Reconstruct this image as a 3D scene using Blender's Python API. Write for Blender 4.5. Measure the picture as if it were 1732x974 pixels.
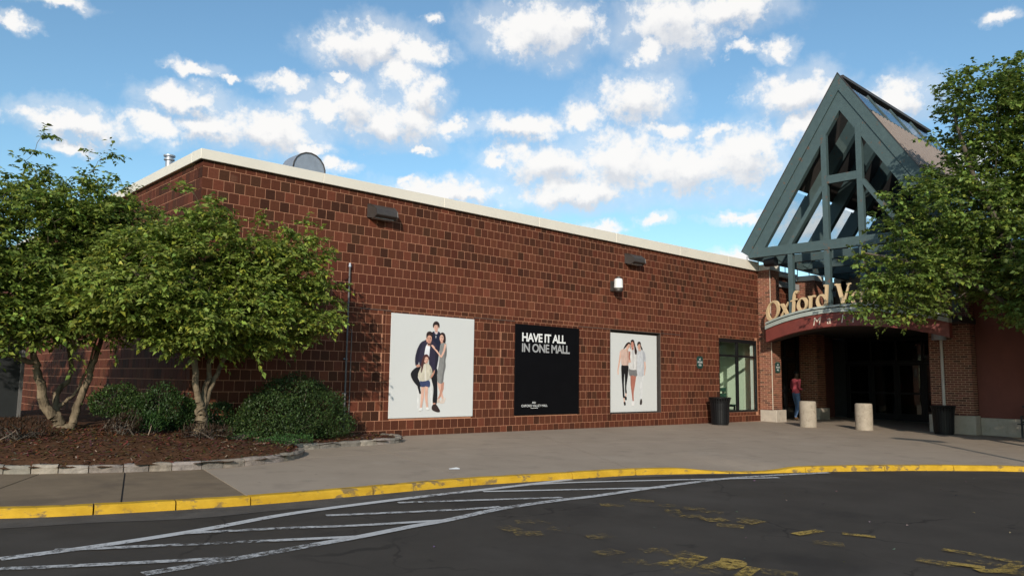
import bpy, bmesh, math, random
import numpy as np
from mathutils import Vector, Matrix
for _o in list(bpy.data.objects): bpy.data.objects.remove(_o)
SC = bpy.context.scene
COL = SC.collection
R = math.radians

# ---------------------------------------------------------------- camera
cam_d = bpy.data.cameras.new('camera'); cam = bpy.data.objects.new('camera', cam_d); COL.objects.link(cam)
cam_d.sensor_width = 36.0; cam_d.lens = 36.0*1313.24/1732.0; cam_d.clip_start = 0.05; cam_d.clip_end = 3000
cam.matrix_world = Matrix(((0.72873, -0.08956, -0.67892, -5.2854),
                           (-0.68465, -0.07484, -0.72501, -13.9052),
                           (0.01412, 0.99317, -0.11586, 1.2628), (0, 0, 0, 1)))
SC.camera = cam
# ---------------------------------------------------------------- sun and sky
SUN_EL = R(21.0)
SUN_TRAVEL = Vector((0.75, 0.66, -math.tan(SUN_EL))).normalized()
sun_d = bpy.data.lights.new('sun', 'SUN'); sun_d.energy = 4.0; sun_d.angle = R(0.6); sun_d.color = (1.0, 0.91, 0.79)
sun = bpy.data.objects.new('sun', sun_d); COL.objects.link(sun); sun.location = (-30, -40, 30)
sun.rotation_euler = SUN_TRAVEL.to_track_quat('-Z', 'Y').to_euler()
SC.view_settings.view_transform = 'Standard'; SC.view_settings.look = 'None'
SC.view_settings.exposure = 0.0; SC.view_settings.gamma = 1.0; SC.view_settings.use_curve_mapping = False
SC.cycles.use_denoising = True
SC.cycles.max_bounces = 8; SC.cycles.transparent_max_bounces = 24
SC.cycles.caustics_reflective = False; SC.cycles.caustics_refractive = False

# clouds: azimuth, elevation, half width, half height (radians, world directions)
CLOUDS = [(0.5701, 0.4137, 0.0477, 0.0232), (0.5321, 0.4063, 0.0393, 0.0245), (0.6208, 0.4084, 0.0359, 0.0138), (0.6024, 0.3793, 0.0279, 0.0182), (0.5412, 0.3373, 0.0331, 0.0283), (0.5776, 0.3185, 0.0472, 0.023), (0.6135, 0.3229, 0.037, 0.026), (0.6312, 0.3548, 0.0249, 0.0257), (0.344, 0.3596, 0.024, 0.0072), (0.3868, 0.3545, 0.011, 0.004), (0.4564, 0.3572, 0.0289, 0.0089), (0.5225, 0.3681, 0.0135, 0.0049), (0.3377, 0.3226, 0.0409, 0.0147), (0.3071, 0.2898, 0.0294, 0.0146), (0.3651, 0.2923, 0.0376, 0.0164), (0.4343, 0.2976, 0.0608, 0.0252), (0.2264, 0.2745, 0.0586, 0.0154), (0.4979, 0.3336, 0.0354, 0.014), (0.1554, 0.3701, 0.0185, 0.0088), (0.1987, 0.4011, 0.0278, 0.0071), (0.7907, 0.4362, 0.0668, 0.0302), (0.8304, 0.4467, 0.0302, 0.0204), (0.7527, 0.4222, 0.0302, 0.018), (0.9632, 0.4422, 0.0641, 0.0361), (0.9306, 0.4075, 0.0216, 0.011), (1.0386, 0.4516, 0.0545, 0.0209), (1.0536, 0.4036, 0.016, 0.008), (1.0895, 0.3972, 0.0184, 0.0106), (0.9133, 0.3509, 0.0461, 0.0285), (0.8428, 0.3283, 0.0312, 0.0174), (0.7605, 0.3205, 0.0502, 0.0146), (0.9511, 0.3121, 0.0332, 0.0101), (0.8931, 0.2733, 0.0582, 0.0368), (0.9761, 0.2661, 0.0742, 0.0305), (0.8002, 0.2758, 0.0592, 0.0282), (1.0479, 0.2737, 0.0515, 0.0341), (0.8392, 0.2414, 0.074, 0.0209), (0.7314, 0.2795, 0.0187, 0.0096), (1.1111, 0.3436, 0.0485, 0.023), (1.1286, 0.3077, 0.0313, 0.0205), (1.2265, 0.3261, 0.0363, 0.0221), (1.0108, 0.3103, 0.0147, 0.0099), (0.9352, 0.202, 0.018, 0.0067), (0.8701, 0.1932, 0.0229, 0.0068), (0.6609, 0.2344, 0.0769, 0.0149), (1.0397, 0.1527, 0.0312, 0.0088), (1.3329, 0.3942, 0.0168, 0.0071), (0.6377, 0.4471, 0.0126, 0.0061), (0.6704, 0.319, 0.0234, 0.0095), (0.6286, 0.285, 0.0108, 0.0044), (0.6098, 0.2487, 0.0122, 0.0052), (0.4857, 0.2813, 0.032, 0.0086), (1.0407, 0.2036, 0.0285, 0.0058), (1.1303, 0.1854, 0.0401, 0.0211), (1.3012, 0.2509, 0.0228, 0.0128), (1.3215, 0.2066, 0.0276, 0.0191), (0.2223, 0.2504, 0.0233, 0.0064), (0.5161, 0.2584, 0.0221, 0.0072)]
W = bpy.data.worlds.new('World'); SC.world = W; W.use_nodes = True
def build_world():
    nt = W.node_tree; nt.nodes.clear()
    N = lambda t: nt.nodes.new(t)
    L = lambda a, b: nt.links.new(a, b)
    def M(op, a=None, b=None, c=None, clamp=False):
        n = N('ShaderNodeMath'); n.operation = op; n.use_clamp = clamp
        for i, v in enumerate((a, b, c)):
            if v is None: continue
            if isinstance(v, (int, float)): n.inputs[i].default_value = v
            else: L(v, n.inputs[i])
        return n.outputs[0]
    sky = N('ShaderNodeTexSky'); sky.sky_type = 'NISHITA'; sky.sun_disc = False
    sky.sun_elevation = SUN_EL; sky.sun_rotation = math.atan2(-SUN_TRAVEL.x, -SUN_TRAVEL.y)
    sky.air_density = 1.0; sky.dust_density = 0.35; sky.ozone_density = 1.6
    tc = N('ShaderNodeTexCoord'); sep = N('ShaderNodeSeparateXYZ'); L(tc.outputs['Generated'], sep.inputs[0])
    az = M('ARCTAN2', sep.outputs[0], sep.outputs[1]); el = M('ARCSINE', sep.outputs[2])
    def noise(vec, scale, detail, rough):
        n = N('ShaderNodeTexNoise'); n.inputs['Scale'].default_value = scale; n.inputs['Detail'].default_value = detail
        n.inputs['Roughness'].default_value = rough; L(vec, n.inputs['Vector']); return n
    comb = N('ShaderNodeCombineXYZ'); L(az, comb.inputs[0]); L(el, comb.inputs[1])
    warp = noise(comb.outputs[0], 26, 5, 0.62)
    wsub = N('ShaderNodeVectorMath'); wsub.operation = 'SUBTRACT'; L(warp.outputs['Color'], wsub.inputs[0]); wsub.inputs[1].default_value = (0.5, 0.5, 0.5)
    wsc = N('ShaderNodeVectorMath'); wsc.operation = 'MULTIPLY_ADD'; L(wsub.outputs[0], wsc.inputs[0]); wsc.inputs[1].default_value = (0.075, 0.05, 0); L(comb.outputs[0], wsc.inputs[2])
    fine = noise(comb.outputs[0], 42, 6, 0.60); broad = noise(comb.outputs[0], 11, 4, 0.55); wisp = noise(comb.outputs[0], 170, 3, 0.6)
    def field(vec, big=False):
        cur = None
        for a, e, ra, re in CLOUDS:
            if big and ra*re < 0.0006: continue
            m = N('ShaderNodeVectorMath'); m.operation = 'MULTIPLY_ADD'; L(vec, m.inputs[0])
            ra *= 1.12; re *= 1.12
            m.inputs[1].default_value = (1/ra, 1/re, 0); m.inputs[2].default_value = (-a/ra, -e/re, 0)
            ln = N('ShaderNodeVectorMath'); ln.operation = 'LENGTH'; L(m.outputs[0], ln.inputs[0])
            cur = ln.outputs['Value'] if cur is None else M('SMOOTH_MIN', cur, ln.outputs['Value'], 0.18)
        if big: return cur
        # the same kind of scattered cumulus over the rest of the sky
        g = noise(vec, 7.5, 6, 0.55); gs = M('MULTIPLY_ADD', g.outputs[0], -9.5, 6.6)
        inside = M('MULTIPLY', M('LESS_THAN', M('ABSOLUTE', M('SUBTRACT', az, 0.75)), 0.66), M('LESS_THAN', M('ABSOLUTE', M('SUBTRACT', el, 0.22)), 0.30))
        gs = M('ADD', gs, M('MULTIPLY', inside, 3.0))
        return M('MINIMUM', cur, gs)  # nearest cloud body
    d0 = field(wsc.outputs[0])
    up = N('ShaderNodeVectorMath'); up.operation = 'ADD'; L(wsc.outputs[0], up.inputs[0]); up.inputs[1].default_value = (-0.003, 0.016, 0)
    d1 = field(up.outputs[0], True)
    fn = M('ADD', M('MULTIPLY_ADD', fine.outputs[0], 2.0, -1.0), M('MULTIPLY_ADD', wisp.outputs[0], 0.36, -0.18))
    dn = M('ADD', d0, fn)
    mr = N('ShaderNodeMapRange'); mr.interpolation_type = 'SMOOTHSTEP'; L(dn, mr.inputs[0])
    mr.inputs[1].default_value = 1.36; mr.inputs[2].default_value = 0.44; mr.inputs[3].default_value = 0; mr.inputs[4].default_value = 1
    # thin veils around the clouds
    veil = N('ShaderNodeMapRange'); veil.interpolation_type = 'SMOOTHSTEP'; L(M('ADD', d0, M('MULTIPLY_ADD', broad.outputs[0], 1.6, -0.8)), veil.inputs[0])
    veil.inputs[1].default_value = 1.75; veil.inputs[2].default_value = 0.8; veil.inputs[3].default_value = 0; veil.inputs[4].default_value = 0.36
    cover = M('MAXIMUM', M('MULTIPLY', mr.outputs[0], 0.97), veil.outputs[0])
    # lit tops, greyer undersides: thicker cloud above a point means less light on it
    sh = N('ShaderNodeMapRange'); sh.interpolation_type = 'SMOOTHSTEP'
    L(M('ADD', M('ADD', M('SUBTRACT', d0, d1), M('MULTIPLY', M('SUBTRACT', 0.75, d1), 0.25)), M('MULTIPLY_ADD', fine.outputs[0], 1.1, -0.55)), sh.inputs[0])
    sh.inputs[1].default_value = -0.30; sh.inputs[2].default_value = 0.70; sh.inputs[3].default_value = 0; sh.inputs[4].default_value = 0.8
    cm = N('ShaderNodeMixRGB'); L(sh.outputs[0], cm.inputs[0]); cm.inputs[1].default_value = (CB, CB*0.985, CB*0.965, 1); cm.inputs[2].default_value = (CB*0.62, CB*0.66, CB*0.73, 1)
    mix = N('ShaderNodeMixRGB'); L(cover, mix.inputs[0])
    tint = N('ShaderNodeMixRGB'); tint.blend_type = 'MULTIPLY'; tint.inputs[0].default_value = 1; L(sky.outputs[0], tint.inputs[1]); tint.inputs[2].default_value = SKYTINT
    L(tint.outputs[0], mix.inputs[1]); L(cm.outputs[0], mix.inputs[2])
    bg = N('ShaderNodeBackground'); bg.inputs['Strength'].default_value = SKYSTR; L(mix.outputs[0], bg.inputs[0])
    out = N('ShaderNodeOutputWorld'); L(bg.outputs[0], out.inputs[0])
CB = 6.6; SKYSTR = 0.15; SKYTINT = (0.84, 1.04, 1.06, 1)
build_world()
W.cycles.sampling_method = 'MANUAL'; W.cycles.sample_map_resolution = 512

# ---------------------------------------------------------------- helpers
def lin(c):
    return tuple(((v/255)/12.92 if v/255 <= 0.04045 else ((v/255+0.055)/1.055)**2.4) for v in c)
MATS = {}
def mat(name, col, rough=0.8, var=0.25, scale=8.0, bump=0.0, bscale=60.0, attr=False, metal=0.0, spots=None, transl=0.0, stretch=None, spec=0.5, crack=0.0):
    """procedural material: base colour broken up by two noises, optional per-piece colour attribute, stains and bump"""
    if name in MATS: return MATS[name]
    m = bpy.data.materials.new(name); m.use_nodes = True; nt = m.node_tree; nt.nodes.clear()
    N = lambda t: nt.nodes.new(t); L = lambda a, b: nt.links.new(a, b)
    out = N('ShaderNodeOutputMaterial'); bs = N('ShaderNodeBsdfPrincipled'); L(bs.outputs[0], out.inputs[0])
    bs.inputs['Roughness'].default_value = rough; bs.inputs['Metallic'].default_value = metal
    bs.inputs['Specular IOR Level'].default_value = spec
    geo = N('ShaderNodeNewGeometry'); vec = geo.outputs['Position']
    if stretch:
        mp = N('ShaderNodeMapping'); mp.inputs['Scale'].default_value = stretch; L(vec, mp.inputs[0]); vec = mp.outputs[0]
    n1 = N('ShaderNodeTexNoise'); n1.inputs['Scale'].default_value = scale; n1.inputs['Detail'].default_value = 8; n1.inputs['Roughness'].default_value = 0.65; L(vec, n1.inputs['Vector'])
    mr = N('ShaderNodeMapRange'); L(n1.outputs[0], mr.inputs[0]); mr.inputs[1].default_value = 0.25; mr.inputs[2].default_value = 0.75
    mr.inputs[3].default_value = 1-var; mr.inputs[4].default_value = 1+var
    mul = N('ShaderNodeVectorMath'); mul.operation = 'SCALE'; L(mr.outputs[0], mul.inputs['Scale'])
    if attr:
        at = N('ShaderNodeAttribute'); at.attribute_name = 'Col'; L(at.outputs['Color'], mul.inputs[0])
    else: mul.inputs[0].default_value = col[:3]
    cur = mul.outputs[0]
    for sp in (spots or []):   # (colour, noise scale, low, high, strength): worn or stained patches
        n2 = N('ShaderNodeTexNoise'); n2.inputs['Scale'].default_value = sp[1]; n2.inputs['Detail'].default_value = 7; n2.inputs['Roughness'].default_value = 0.62; L(vec, n2.inputs['Vector'])
        r2 = N('ShaderNodeMapRange'); r2.interpolation_type = 'SMOOTHSTEP'; L(n2.outputs[0], r2.inputs[0]); r2.inputs[1].default_value = sp[2]; r2.inputs[2].default_value = sp[3]; r2.inputs[4].default_value = sp[4]
        mx = N('ShaderNodeMixRGB'); L(r2.outputs[0], mx.inputs[0]); L(cur, mx.inputs[1]); mx.inputs[2].default_value = (*sp[0], 1); cur = mx.outputs[0]
    if crack > 0:      # hairline cracks: edges of big distorted cells, only in patches
        nw = N('ShaderNodeTexNoise'); nw.inputs['Scale'].default_value = 1.6; nw.inputs['Detail'].default_value = 6; L(vec, nw.inputs['Vector'])
        wv = N('ShaderNodeVectorMath'); wv.operation = 'MULTIPLY_ADD'; L(nw.outputs['Color'], wv.inputs[0]); wv.inputs[1].default_value = (0.9, 0.9, 0); L(vec, wv.inputs[2])
        vo = N('ShaderNodeTexVoronoi'); vo.feature = 'DISTANCE_TO_EDGE'; vo.inputs['Scale'].default_value = 0.55; L(wv.outputs[0], vo.inputs['Vector'])
        rc_ = N('ShaderNodeMapRange'); L(vo.outputs['Distance'], rc_.inputs[0]); rc_.inputs[1].default_value = 0.004; rc_.inputs[2].default_value = 0.011; rc_.inputs[3].default_value = crack; rc_.inputs[4].default_value = 0
        nm_ = N('ShaderNodeTexNoise'); nm_.inputs['Scale'].default_value = 0.5; L(vec, nm_.inputs['Vector']); rm = N('ShaderNodeMapRange'); L(nm_.outputs[0], rm.inputs[0]); rm.inputs[1].default_value = 0.42; rm.inputs[2].default_value = 0.6
        mm_ = N('ShaderNodeMath'); mm_.operation = 'MULTIPLY'; L(rc_.outputs[0], mm_.inputs[0]); L(rm.outputs[0], mm_.inputs[1])
        mx = N('ShaderNodeMixRGB'); L(mm_.outputs[0], mx.inputs[0]); L(cur, mx.inputs[1]); mx.inputs[2].default_value = (0.012, 0.011, 0.010, 1); cur = mx.outputs[0]
    L(cur, bs.inputs['Base Color'])
    if bump > 0:
        nb = N('ShaderNodeTexNoise'); nb.inputs['Scale'].default_value = bscale; nb.inputs['Detail'].default_value = 6; L(vec, nb.inputs['Vector'])
        b = N('ShaderNodeBump'); b.inputs['Strength'].default_value = bump; b.inputs['Distance'].default_value = 0.01; L(nb.outputs[0], b.inputs['Height']); L(b.outputs[0], bs.inputs['Normal'])
    if transl > 0:
        tr = N('ShaderNodeBsdfTranslucent'); L(cur, tr.inputs[0]); ms = N('ShaderNodeMixShader'); ms.inputs[0].default_value = transl
        L(bs.outputs[0], ms.inputs[1]); L(tr.outputs[0], ms.inputs[2]); L(ms.outputs[0], out.inputs[0])
    MATS[name] = m; return m
def glass(name, tint=(0.9, 0.95, 0.95), clear=0.8, refl=0.08):
    if name in MATS: return MATS[name]
    m = bpy.data.materials.new(name); m.use_nodes = True; nt = m.node_tree; nt.nodes.clear()
    N = lambda t: nt.nodes.new(t); L = lambda a, b: nt.links.new(a, b)
    out = N('ShaderNodeOutputMaterial'); tr = N('ShaderNodeBsdfTransparent'); tr.inputs[0].default_value = tuple(clear*v for v in tint)+(1,)
    gl = N('ShaderNodeBsdfGlossy'); gl.inputs['Roughness'].default_value = 0.03; gl.inputs[0].default_value = (0.9, 0.9, 0.9, 1)
    lw = N('ShaderNodeLayerWeight'); pw = N('ShaderNodeMath'); pw.operation = 'POWER'; L(lw.outputs['Facing'], pw.inputs[0]); pw.inputs[1].default_value = 4.0
    fr = N('ShaderNodeMath'); fr.operation = 'MULTIPLY_ADD'; L(pw.outputs[0], fr.inputs[0]); fr.inputs[1].default_value = 0.7; fr.inputs[2].default_value = refl*0.5; ms = N('ShaderNodeMixShader')
    L(fr.outputs[0], ms.inputs[0]); L(tr.outputs[0], ms.inputs[1]); L(gl.outputs[0], ms.inputs[2]); L(ms.outputs[0], out.inputs[0])
    MATS[name] = m; return m
def worn_paint(name, col, lo, hi, scale=9.0, attr=None):
    """road paint with real holes worn through to the asphalt underneath"""
    if name in MATS: return MATS[name]
    m = bpy.data.materials.new(name); m.use_nodes = True; nt = m.node_tree; nt.nodes.clear()
    N = lambda t: nt.nodes.new(t); L = lambda a, b: nt.links.new(a, b)
    out = N('ShaderNodeOutputMaterial'); bs = N('ShaderNodeBsdfPrincipled'); bs.inputs['Roughness'].default_value = 0.75
    geo = N('ShaderNodeNewGeometry')
    n1 = N('ShaderNodeTexNoise'); n1.inputs['Scale'].default_value = scale; n1.inputs['Detail'].default_value = 10; n1.inputs['Roughness'].default_value = 0.8; L(geo.outputs['Position'], n1.inputs[0])
    n3 = N('ShaderNodeTexNoise'); n3.inputs['Scale'].default_value = 1.1; n3.inputs['Detail'].default_value = 2; L(geo.outputs['Position'], n3.inputs[0])
    ad = N('ShaderNodeMath'); ad.operation = 'MULTIPLY_ADD'; L(n3.outputs[0], ad.inputs[0]); ad.inputs[1].default_value = 0.5; L(n1.outputs[0], ad.inputs[2])
    mr = N('ShaderNodeMapRange'); L(ad.outputs[0], mr.inputs[0]); mr.inputs[1].default_value = lo+0.25; mr.inputs[2].default_value = hi+0.25
    n2 = N('ShaderNodeTexNoise'); n2.inputs['Scale'].default_value = 25; n2.inputs['Detail'].default_value = 5; L(geo.outputs['Position'], n2.inputs[0])
    mx = N('ShaderNodeMixRGB'); L(n2.outputs[0], mx.inputs[0]); mx.inputs[1].default_value = (*[v*0.75 for v in col], 1); mx.inputs[2].default_value = (*[min(1, v*1.2) for v in col], 1)
    L(mx.outputs[0], bs.inputs['Base Color'])
    tr = N('ShaderNodeBsdfTransparent'); ms = N('ShaderNodeMixShader'); L(mr.outputs[0], ms.inputs[0]); L(tr.outputs[0], ms.inputs[1]); L(bs.outputs[0], ms.inputs[2]); L(ms.outputs[0], out.inputs[0])
    MATS[name] = m; return m

ORG = {}
def org(o): return ORG.get(o.name, Vector((0, 0, 0)))
def link(o, parent, origin):
    COL.objects.link(o); ORG[o.name] = Vector(origin)
    o.location = Vector(origin) - (org(parent) if parent else Vector((0, 0, 0)))
    if parent: o.parent = parent
    return o
def tag(o, label=None, cat=None, group=None, kind=None):
    if label: o['label'] = label
    if cat: o['category'] = cat
    if group: o['group'] = group
    if kind: o['kind'] = kind
    return o
def thing(name, label, cat, loc, group=None):
    o = bpy.data.objects.new(name, None); o.empty_display_size = 0.2
    return tag(link(o, None, loc), label, cat, group)
class MB:
    """collects faces in world coordinates; build() makes ONE mesh object whose origin is its own base"""
    def __init__(s): s.v = []; s.f = []; s.c = []; s.mi = []; s.col = None; s.m = 0
    def face(s, pts, col=None):
        b = len(s.v); s.v += [tuple(p) for p in pts]; s.f.append(tuple(range(b, b+len(pts)))); s.c.append(col or s.col); s.mi.append(s.m)
    def add(s, vs, fs, col=None):
        b = len(s.v); s.v += [tuple(p) for p in vs]
        for f in fs: s.f.append(tuple(b+i for i in f)); s.c.append(col or s.col); s.mi.append(s.m)
        return s
    def box(s, x0, x1, y0, y1, z0, z1, col=None):
        v = [(x, y, z) for z in (z0, z1) for y in (y0, y1) for x in (x0, x1)]
        return s.add(v, [(0, 2, 3, 1), (4, 5, 7, 6), (0, 1, 5, 4), (2, 6, 7, 3), (0, 4, 6, 2), (1, 3, 7, 5)], col)
    def bar(s, a, b, w, h, up=(0, 0, 1), col=None):
        a = Vector(a); b = Vector(b); d = (b-a).normalized(); sd = d.cross(Vector(up)).normalized(); u = sd.cross(d)
        v = [p+sd*i*w/2+u*j*h/2 for p in (a, b) for i, j in ((-1, -1), (1, -1), (1, 1), (-1, 1))]
        return s.add(v, [(0, 1, 2, 3), (7, 6, 5, 4), (0, 4, 5, 1), (1, 5, 6, 2), (2, 6, 7, 3), (3, 7, 4, 0)], col)
    def tube(s, pts, rad, n=8, cap=True, col=None):
        pts = [Vector(p) for p in pts]; rad = rad if isinstance(rad, (list, tuple)) else [rad]*len(pts); rings = []
        for i, p in enumerate(pts):
            d = (pts[min(i+1, len(pts)-1)]-pts[max(i-1, 0)]).normalized()
            a = d.cross(Vector((0.13, 0.97, 0.2) if abs(d.y) < 0.9 else (1, 0, 0))).normalized(); b = d.cross(a)
            rings.append([p+(a*math.cos(t)+b*math.sin(t))*rad[i] for t in [2*math.pi*k/n for k in range(n)]])
        v = [q for r_ in rings for q in r_]; f = []
        for i in range(len(pts)-1):
            for k in range(n): f.append((i*n+k, i*n+(k+1) % n, (i+1)*n+(k+1) % n, (i+1)*n+k))
        if cap: f.append(tuple(range(n-1, -1, -1))); f.append(tuple((len(pts)-1)*n+k for k in range(n)))
        return s.add(v, f, col)
    def lathe(s, c, prof, n=24, col=None):
        c = Vector(c); v = [c+Vector((r_*math.cos(2*math.pi*k/n), r_*math.sin(2*math.pi*k/n), z)) for r_, z in prof for k in range(n)]; f = []
        for i in range(len(prof)-1):
            for k in range(n): f.append((i*n+k, i*n+(k+1) % n, (i+1)*n+(k+1) % n, (i+1)*n+k))
        f.append(tuple(range(n-1, -1, -1))); f.append(tuple((len(prof)-1)*n+k for k in range(n)))
        return s.add(v, f, col)
    def build(s, name, m, parent=None, smooth=False, kind=None, bevel=0.0, origin=None):
        v = np.array(s.v, dtype=float)
        if origin is None:
            lo, hi = v.min(0), v.max(0); origin = ((lo[0]+hi[0])/2, (lo[1]+hi[1])/2, lo[2])
        me = bpy.data.meshes.new(name); me.from_pydata([tuple(p) for p in v-np.array(origin)], [], s.f)
        for mm in (m if isinstance(m, (list, tuple)) else [m]): me.materials.append(mm)
        if any(s.mi): me.polygons.foreach_set('material_index', s.mi)
        if any(c is not None for c in s.c):
            at = me.color_attributes.new('Col', 'FLOAT_COLOR', 'CORNER'); arr = []
            for f, c in zip(s.f, s.c): arr += [(*(c or (0.5, 0.5, 0.5))[:3], 1.0)]*len(f)
            at.data.foreach_set('color', np.array(arr, dtype=np.float32).ravel())
        if smooth: me.polygons.foreach_set('use_smooth', [True]*len(me.polygons))
        me.update()
        o = bpy.data.objects.new(name, me); link(o, parent, origin)
        if kind: o['kind'] = kind
        if bevel > 0:
            bm = bmesh.new(); bm.from_mesh(me); bmesh.ops.remove_doubles(bm, verts=bm.verts, dist=1e-5)
            bmesh.ops.bevel(bm, geom=list(bm.edges), offset=bevel, segments=1, affect='EDGES', clamp_overlap=True); bm.to_mesh(me); bm.free()
        return o
def box(name, m, parent, x0, x1, y0, y1, z0, z1, bevel=0.0, kind=None):
    return MB().box(x0, x1, y0, y1, z0, z1).build(name, m, parent, bevel=bevel, kind=kind)
def gz(x, y):
    z = 0.04-0.0055*x+0.02*max(-40, min(3, y))
    return z
ROAD_DROP = 0.085
def ramp(x, y):      # dropped kerb: the pavement dips to the road
    return 0.07*math.exp(-((x-6.35)/0.85)**4)*max(0, 1-max(0, (y+6.95-0.55*(x-6.35)))/2.2)
def lerp(a, b, t): return a+(b-a)*t
rng = random.Random(7)

# ---------------------------------------------------------------- materials
ASPHALT = mat('asphalt', (0.057, 0.049, 0.0415), 0.95, 0.16, 1.3, 0.5, 160, spec=0.12, spots=[((0.033, 0.029, 0.026), 0.55, 0.5, 0.68, 0.7), ((0.11, 0.10, 0.09), 95, 0.66, 0.78, 0.6), ((0.022, 0.02, 0.019), 70, 0.62, 0.8, 0.6), ((0.075, 0.066, 0.058), 0.33, 0.50, 0.66, 0.6), ((0.018, 0.016, 0.015), 1.9, 0.66, 0.74, 0.55)], crack=0.5)
GUTTER = mat('gutter_asphalt', (0.095, 0.084, 0.074), 0.95, 0.22, 4, 0.6, 140, spec=0.12, spots=[((0.24, 0.23, 0.22), 80, 0.6, 0.75, 0.7), ((0.06, 0.056, 0.053), 2.2, 0.52, 0.7, 0.8)])
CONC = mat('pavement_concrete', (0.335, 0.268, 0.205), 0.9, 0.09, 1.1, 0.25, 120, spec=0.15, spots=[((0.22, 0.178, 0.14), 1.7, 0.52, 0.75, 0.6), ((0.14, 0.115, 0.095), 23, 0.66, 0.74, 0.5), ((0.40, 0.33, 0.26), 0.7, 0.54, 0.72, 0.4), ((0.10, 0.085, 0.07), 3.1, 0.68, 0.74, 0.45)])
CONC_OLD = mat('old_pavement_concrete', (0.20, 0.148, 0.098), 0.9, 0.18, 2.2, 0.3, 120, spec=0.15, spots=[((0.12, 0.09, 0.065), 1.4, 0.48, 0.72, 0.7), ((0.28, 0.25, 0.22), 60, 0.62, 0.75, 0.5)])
JOINT = mat('pavement_base', (0.09, 0.078, 0.068), 0.95, 0.2, 5)
YELLOW = mat('yellow_kerb_paint', (0.54, 0.32, 0.028), 0.8, 0.18, 5, 0.3, 60, spec=0.15, spots=[((0.13, 0.10, 0.07), 5.5, 0.53, 0.62, 0.8), ((0.44, 0.25, 0.016), 2.4, 0.45, 0.65, 0.7)], stretch=(1, 1, 1.6))
STONE = mat('granite_kerb', (0.34, 0.31, 0.28), 0.85, 0.4, 9, 0.7, 40, attr=True, spec=0.2, spots=[((0.10, 0.085, 0.07), 6, 0.55, 0.75, 0.7)])
MULCH = mat('bark_mulch', (0.085, 0.042, 0.022), 0.95, 0.5, 22, 1.0, 50, spec=0.1)
CHIP = mat('bark_chip', (0.08, 0.045, 0.03), 0.9, 0.3, 12, attr=True, spec=0.15)
MORTAR = mat('mortar', (0.44, 0.205, 0.118), 0.9, 0.22, 7, 0.3, 90)
TILE = mat('brown_brick', (0.1, 0.05, 0.03), 0.75, 0.22, 26, 0.35, 130, attr=True, spec=0.12, spots=[((0.26, 0.14, 0.09), 2.6, 0.62, 0.74, 0.26), ((0.36, 0.24, 0.18), 11, 0.70, 0.76, 0.4), ((0.04, 0.018, 0.012), 1.1, 0.56, 0.72, 0.35)])
REDBRICK = mat('red_brick', (0.2, 0.07, 0.04), 0.8, 0.25, 18, 0.4, 90, attr=True)
PALEMORTAR = mat('pale_mortar', (0.56, 0.36, 0.235), 0.9, 0.2, 12, 0.3, 90)
COPING = mat('cream_coping', (0.74, 0.68, 0.58), 0.5, 0.06, 0.9, spots=[((0.55, 0.47, 0.36), 2.1, 0.58, 0.78, 0.35)])
ROOFM = mat('roof_membrane', (0.3, 0.3, 0.3), 0.9, 0.15, 3)
BLACK = mat('black_metal', (0.010, 0.010, 0.011), 0.4, 0.2, 10, spec=0.25)
BRONZE = mat('dark_bronze_fixture', (0.05, 0.042, 0.038), 0.5, 0.2, 8)
TEAL = mat('teal_painted_steel', (0.058, 0.090, 0.092), 0.55, 0.13, 6, 0.1, 60, spots=[((0.14, 0.075, 0.045), 5.0, 0.615, 0.665, 0.8), ((0.085, 0.125, 0.125), 3.0, 0.55, 0.75, 0.3)])
ROOFTAN = mat('tan_ribbed_roofing', (0.24, 0.19, 0.16), 0.55, 0.12, 4, spots=[((0.16, 0.12, 0.10), 2, 0.55, 0.7, 0.4)])
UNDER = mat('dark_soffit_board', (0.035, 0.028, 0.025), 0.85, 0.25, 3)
GALV = mat('galvanised_steel', (0.36, 0.38, 0.42), 0.45, 0.15, 7, metal=0.5, spots=[((0.17, 0.08, 0.05), 5, 0.66, 0.74, 0.6)])
WHITEP = mat('poster_white', (0.64, 0.645, 0.63), 0.5, 0.015, 1.5)
BLACKP = mat('poster_black', (0.004, 0.004, 0.005), 0.6, 0.2, 2, spec=0.08)
PRINT = mat('poster_print', (0.5, 0.5, 0.5), 0.55, 0.22, 11, attr=True, stretch=(1.6, 1, 0.7))
SIGNRED = mat('sign_red', (0.20, 0.048, 0.038), 0.55, 0.14, 2.5, spots=[((0.13, 0.035, 0.03), 1.8, 0.52, 0.66, 0.5)])
SIGNTRIM = mat('sign_trim', (0.38, 0.42, 0.38), 0.55, 0.12, 4, spots=[((0.2, 0.2, 0.18), 3, 0.6, 0.7, 0.5)])
GOLD = mat('cream_gold_letter', (0.62, 0.46, 0.27), 0.45, 0.08, 5)
CREAM = mat('cream_letter', (0.7, 0.6, 0.48), 0.5, 0.05, 5)
BOLL = mat('pale_bollard_concrete', (0.36, 0.305, 0.24), 0.9, 0.2, 6, 0.6, 70, spec=0.15, spots=[((0.17, 0.135, 0.10), 7, 0.52, 0.70, 0.6), ((0.12, 0.10, 0.08), 22, 0.62, 0.72, 0.6)])
BLOCK = mat('base_block_concrete', (0.44, 0.38, 0.31), 0.9, 0.15, 5, 0.4, 60, spots=[((0.22, 0.18, 0.14), 4, 0.56, 0.7, 0.5)])
DKGLASS = glass('dark_door_glass', (0.5, 0.55, 0.55), 0.7)
CLRGLASS = glass('clear_window_glass', (0.95, 1.0, 0.97), 0.93)
SKYGLASS = glass('skylight_glass', (0.92, 0.97, 1.0), 0.88)
ROOMW = mat('room_wall_pale_green', (0.70, 0.74, 0.62), 0.7, 0.04, 2)
DKCEIL = mat('room_dark', (0.06, 0.06, 0.06), 0.8, 0.2, 3)
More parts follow.
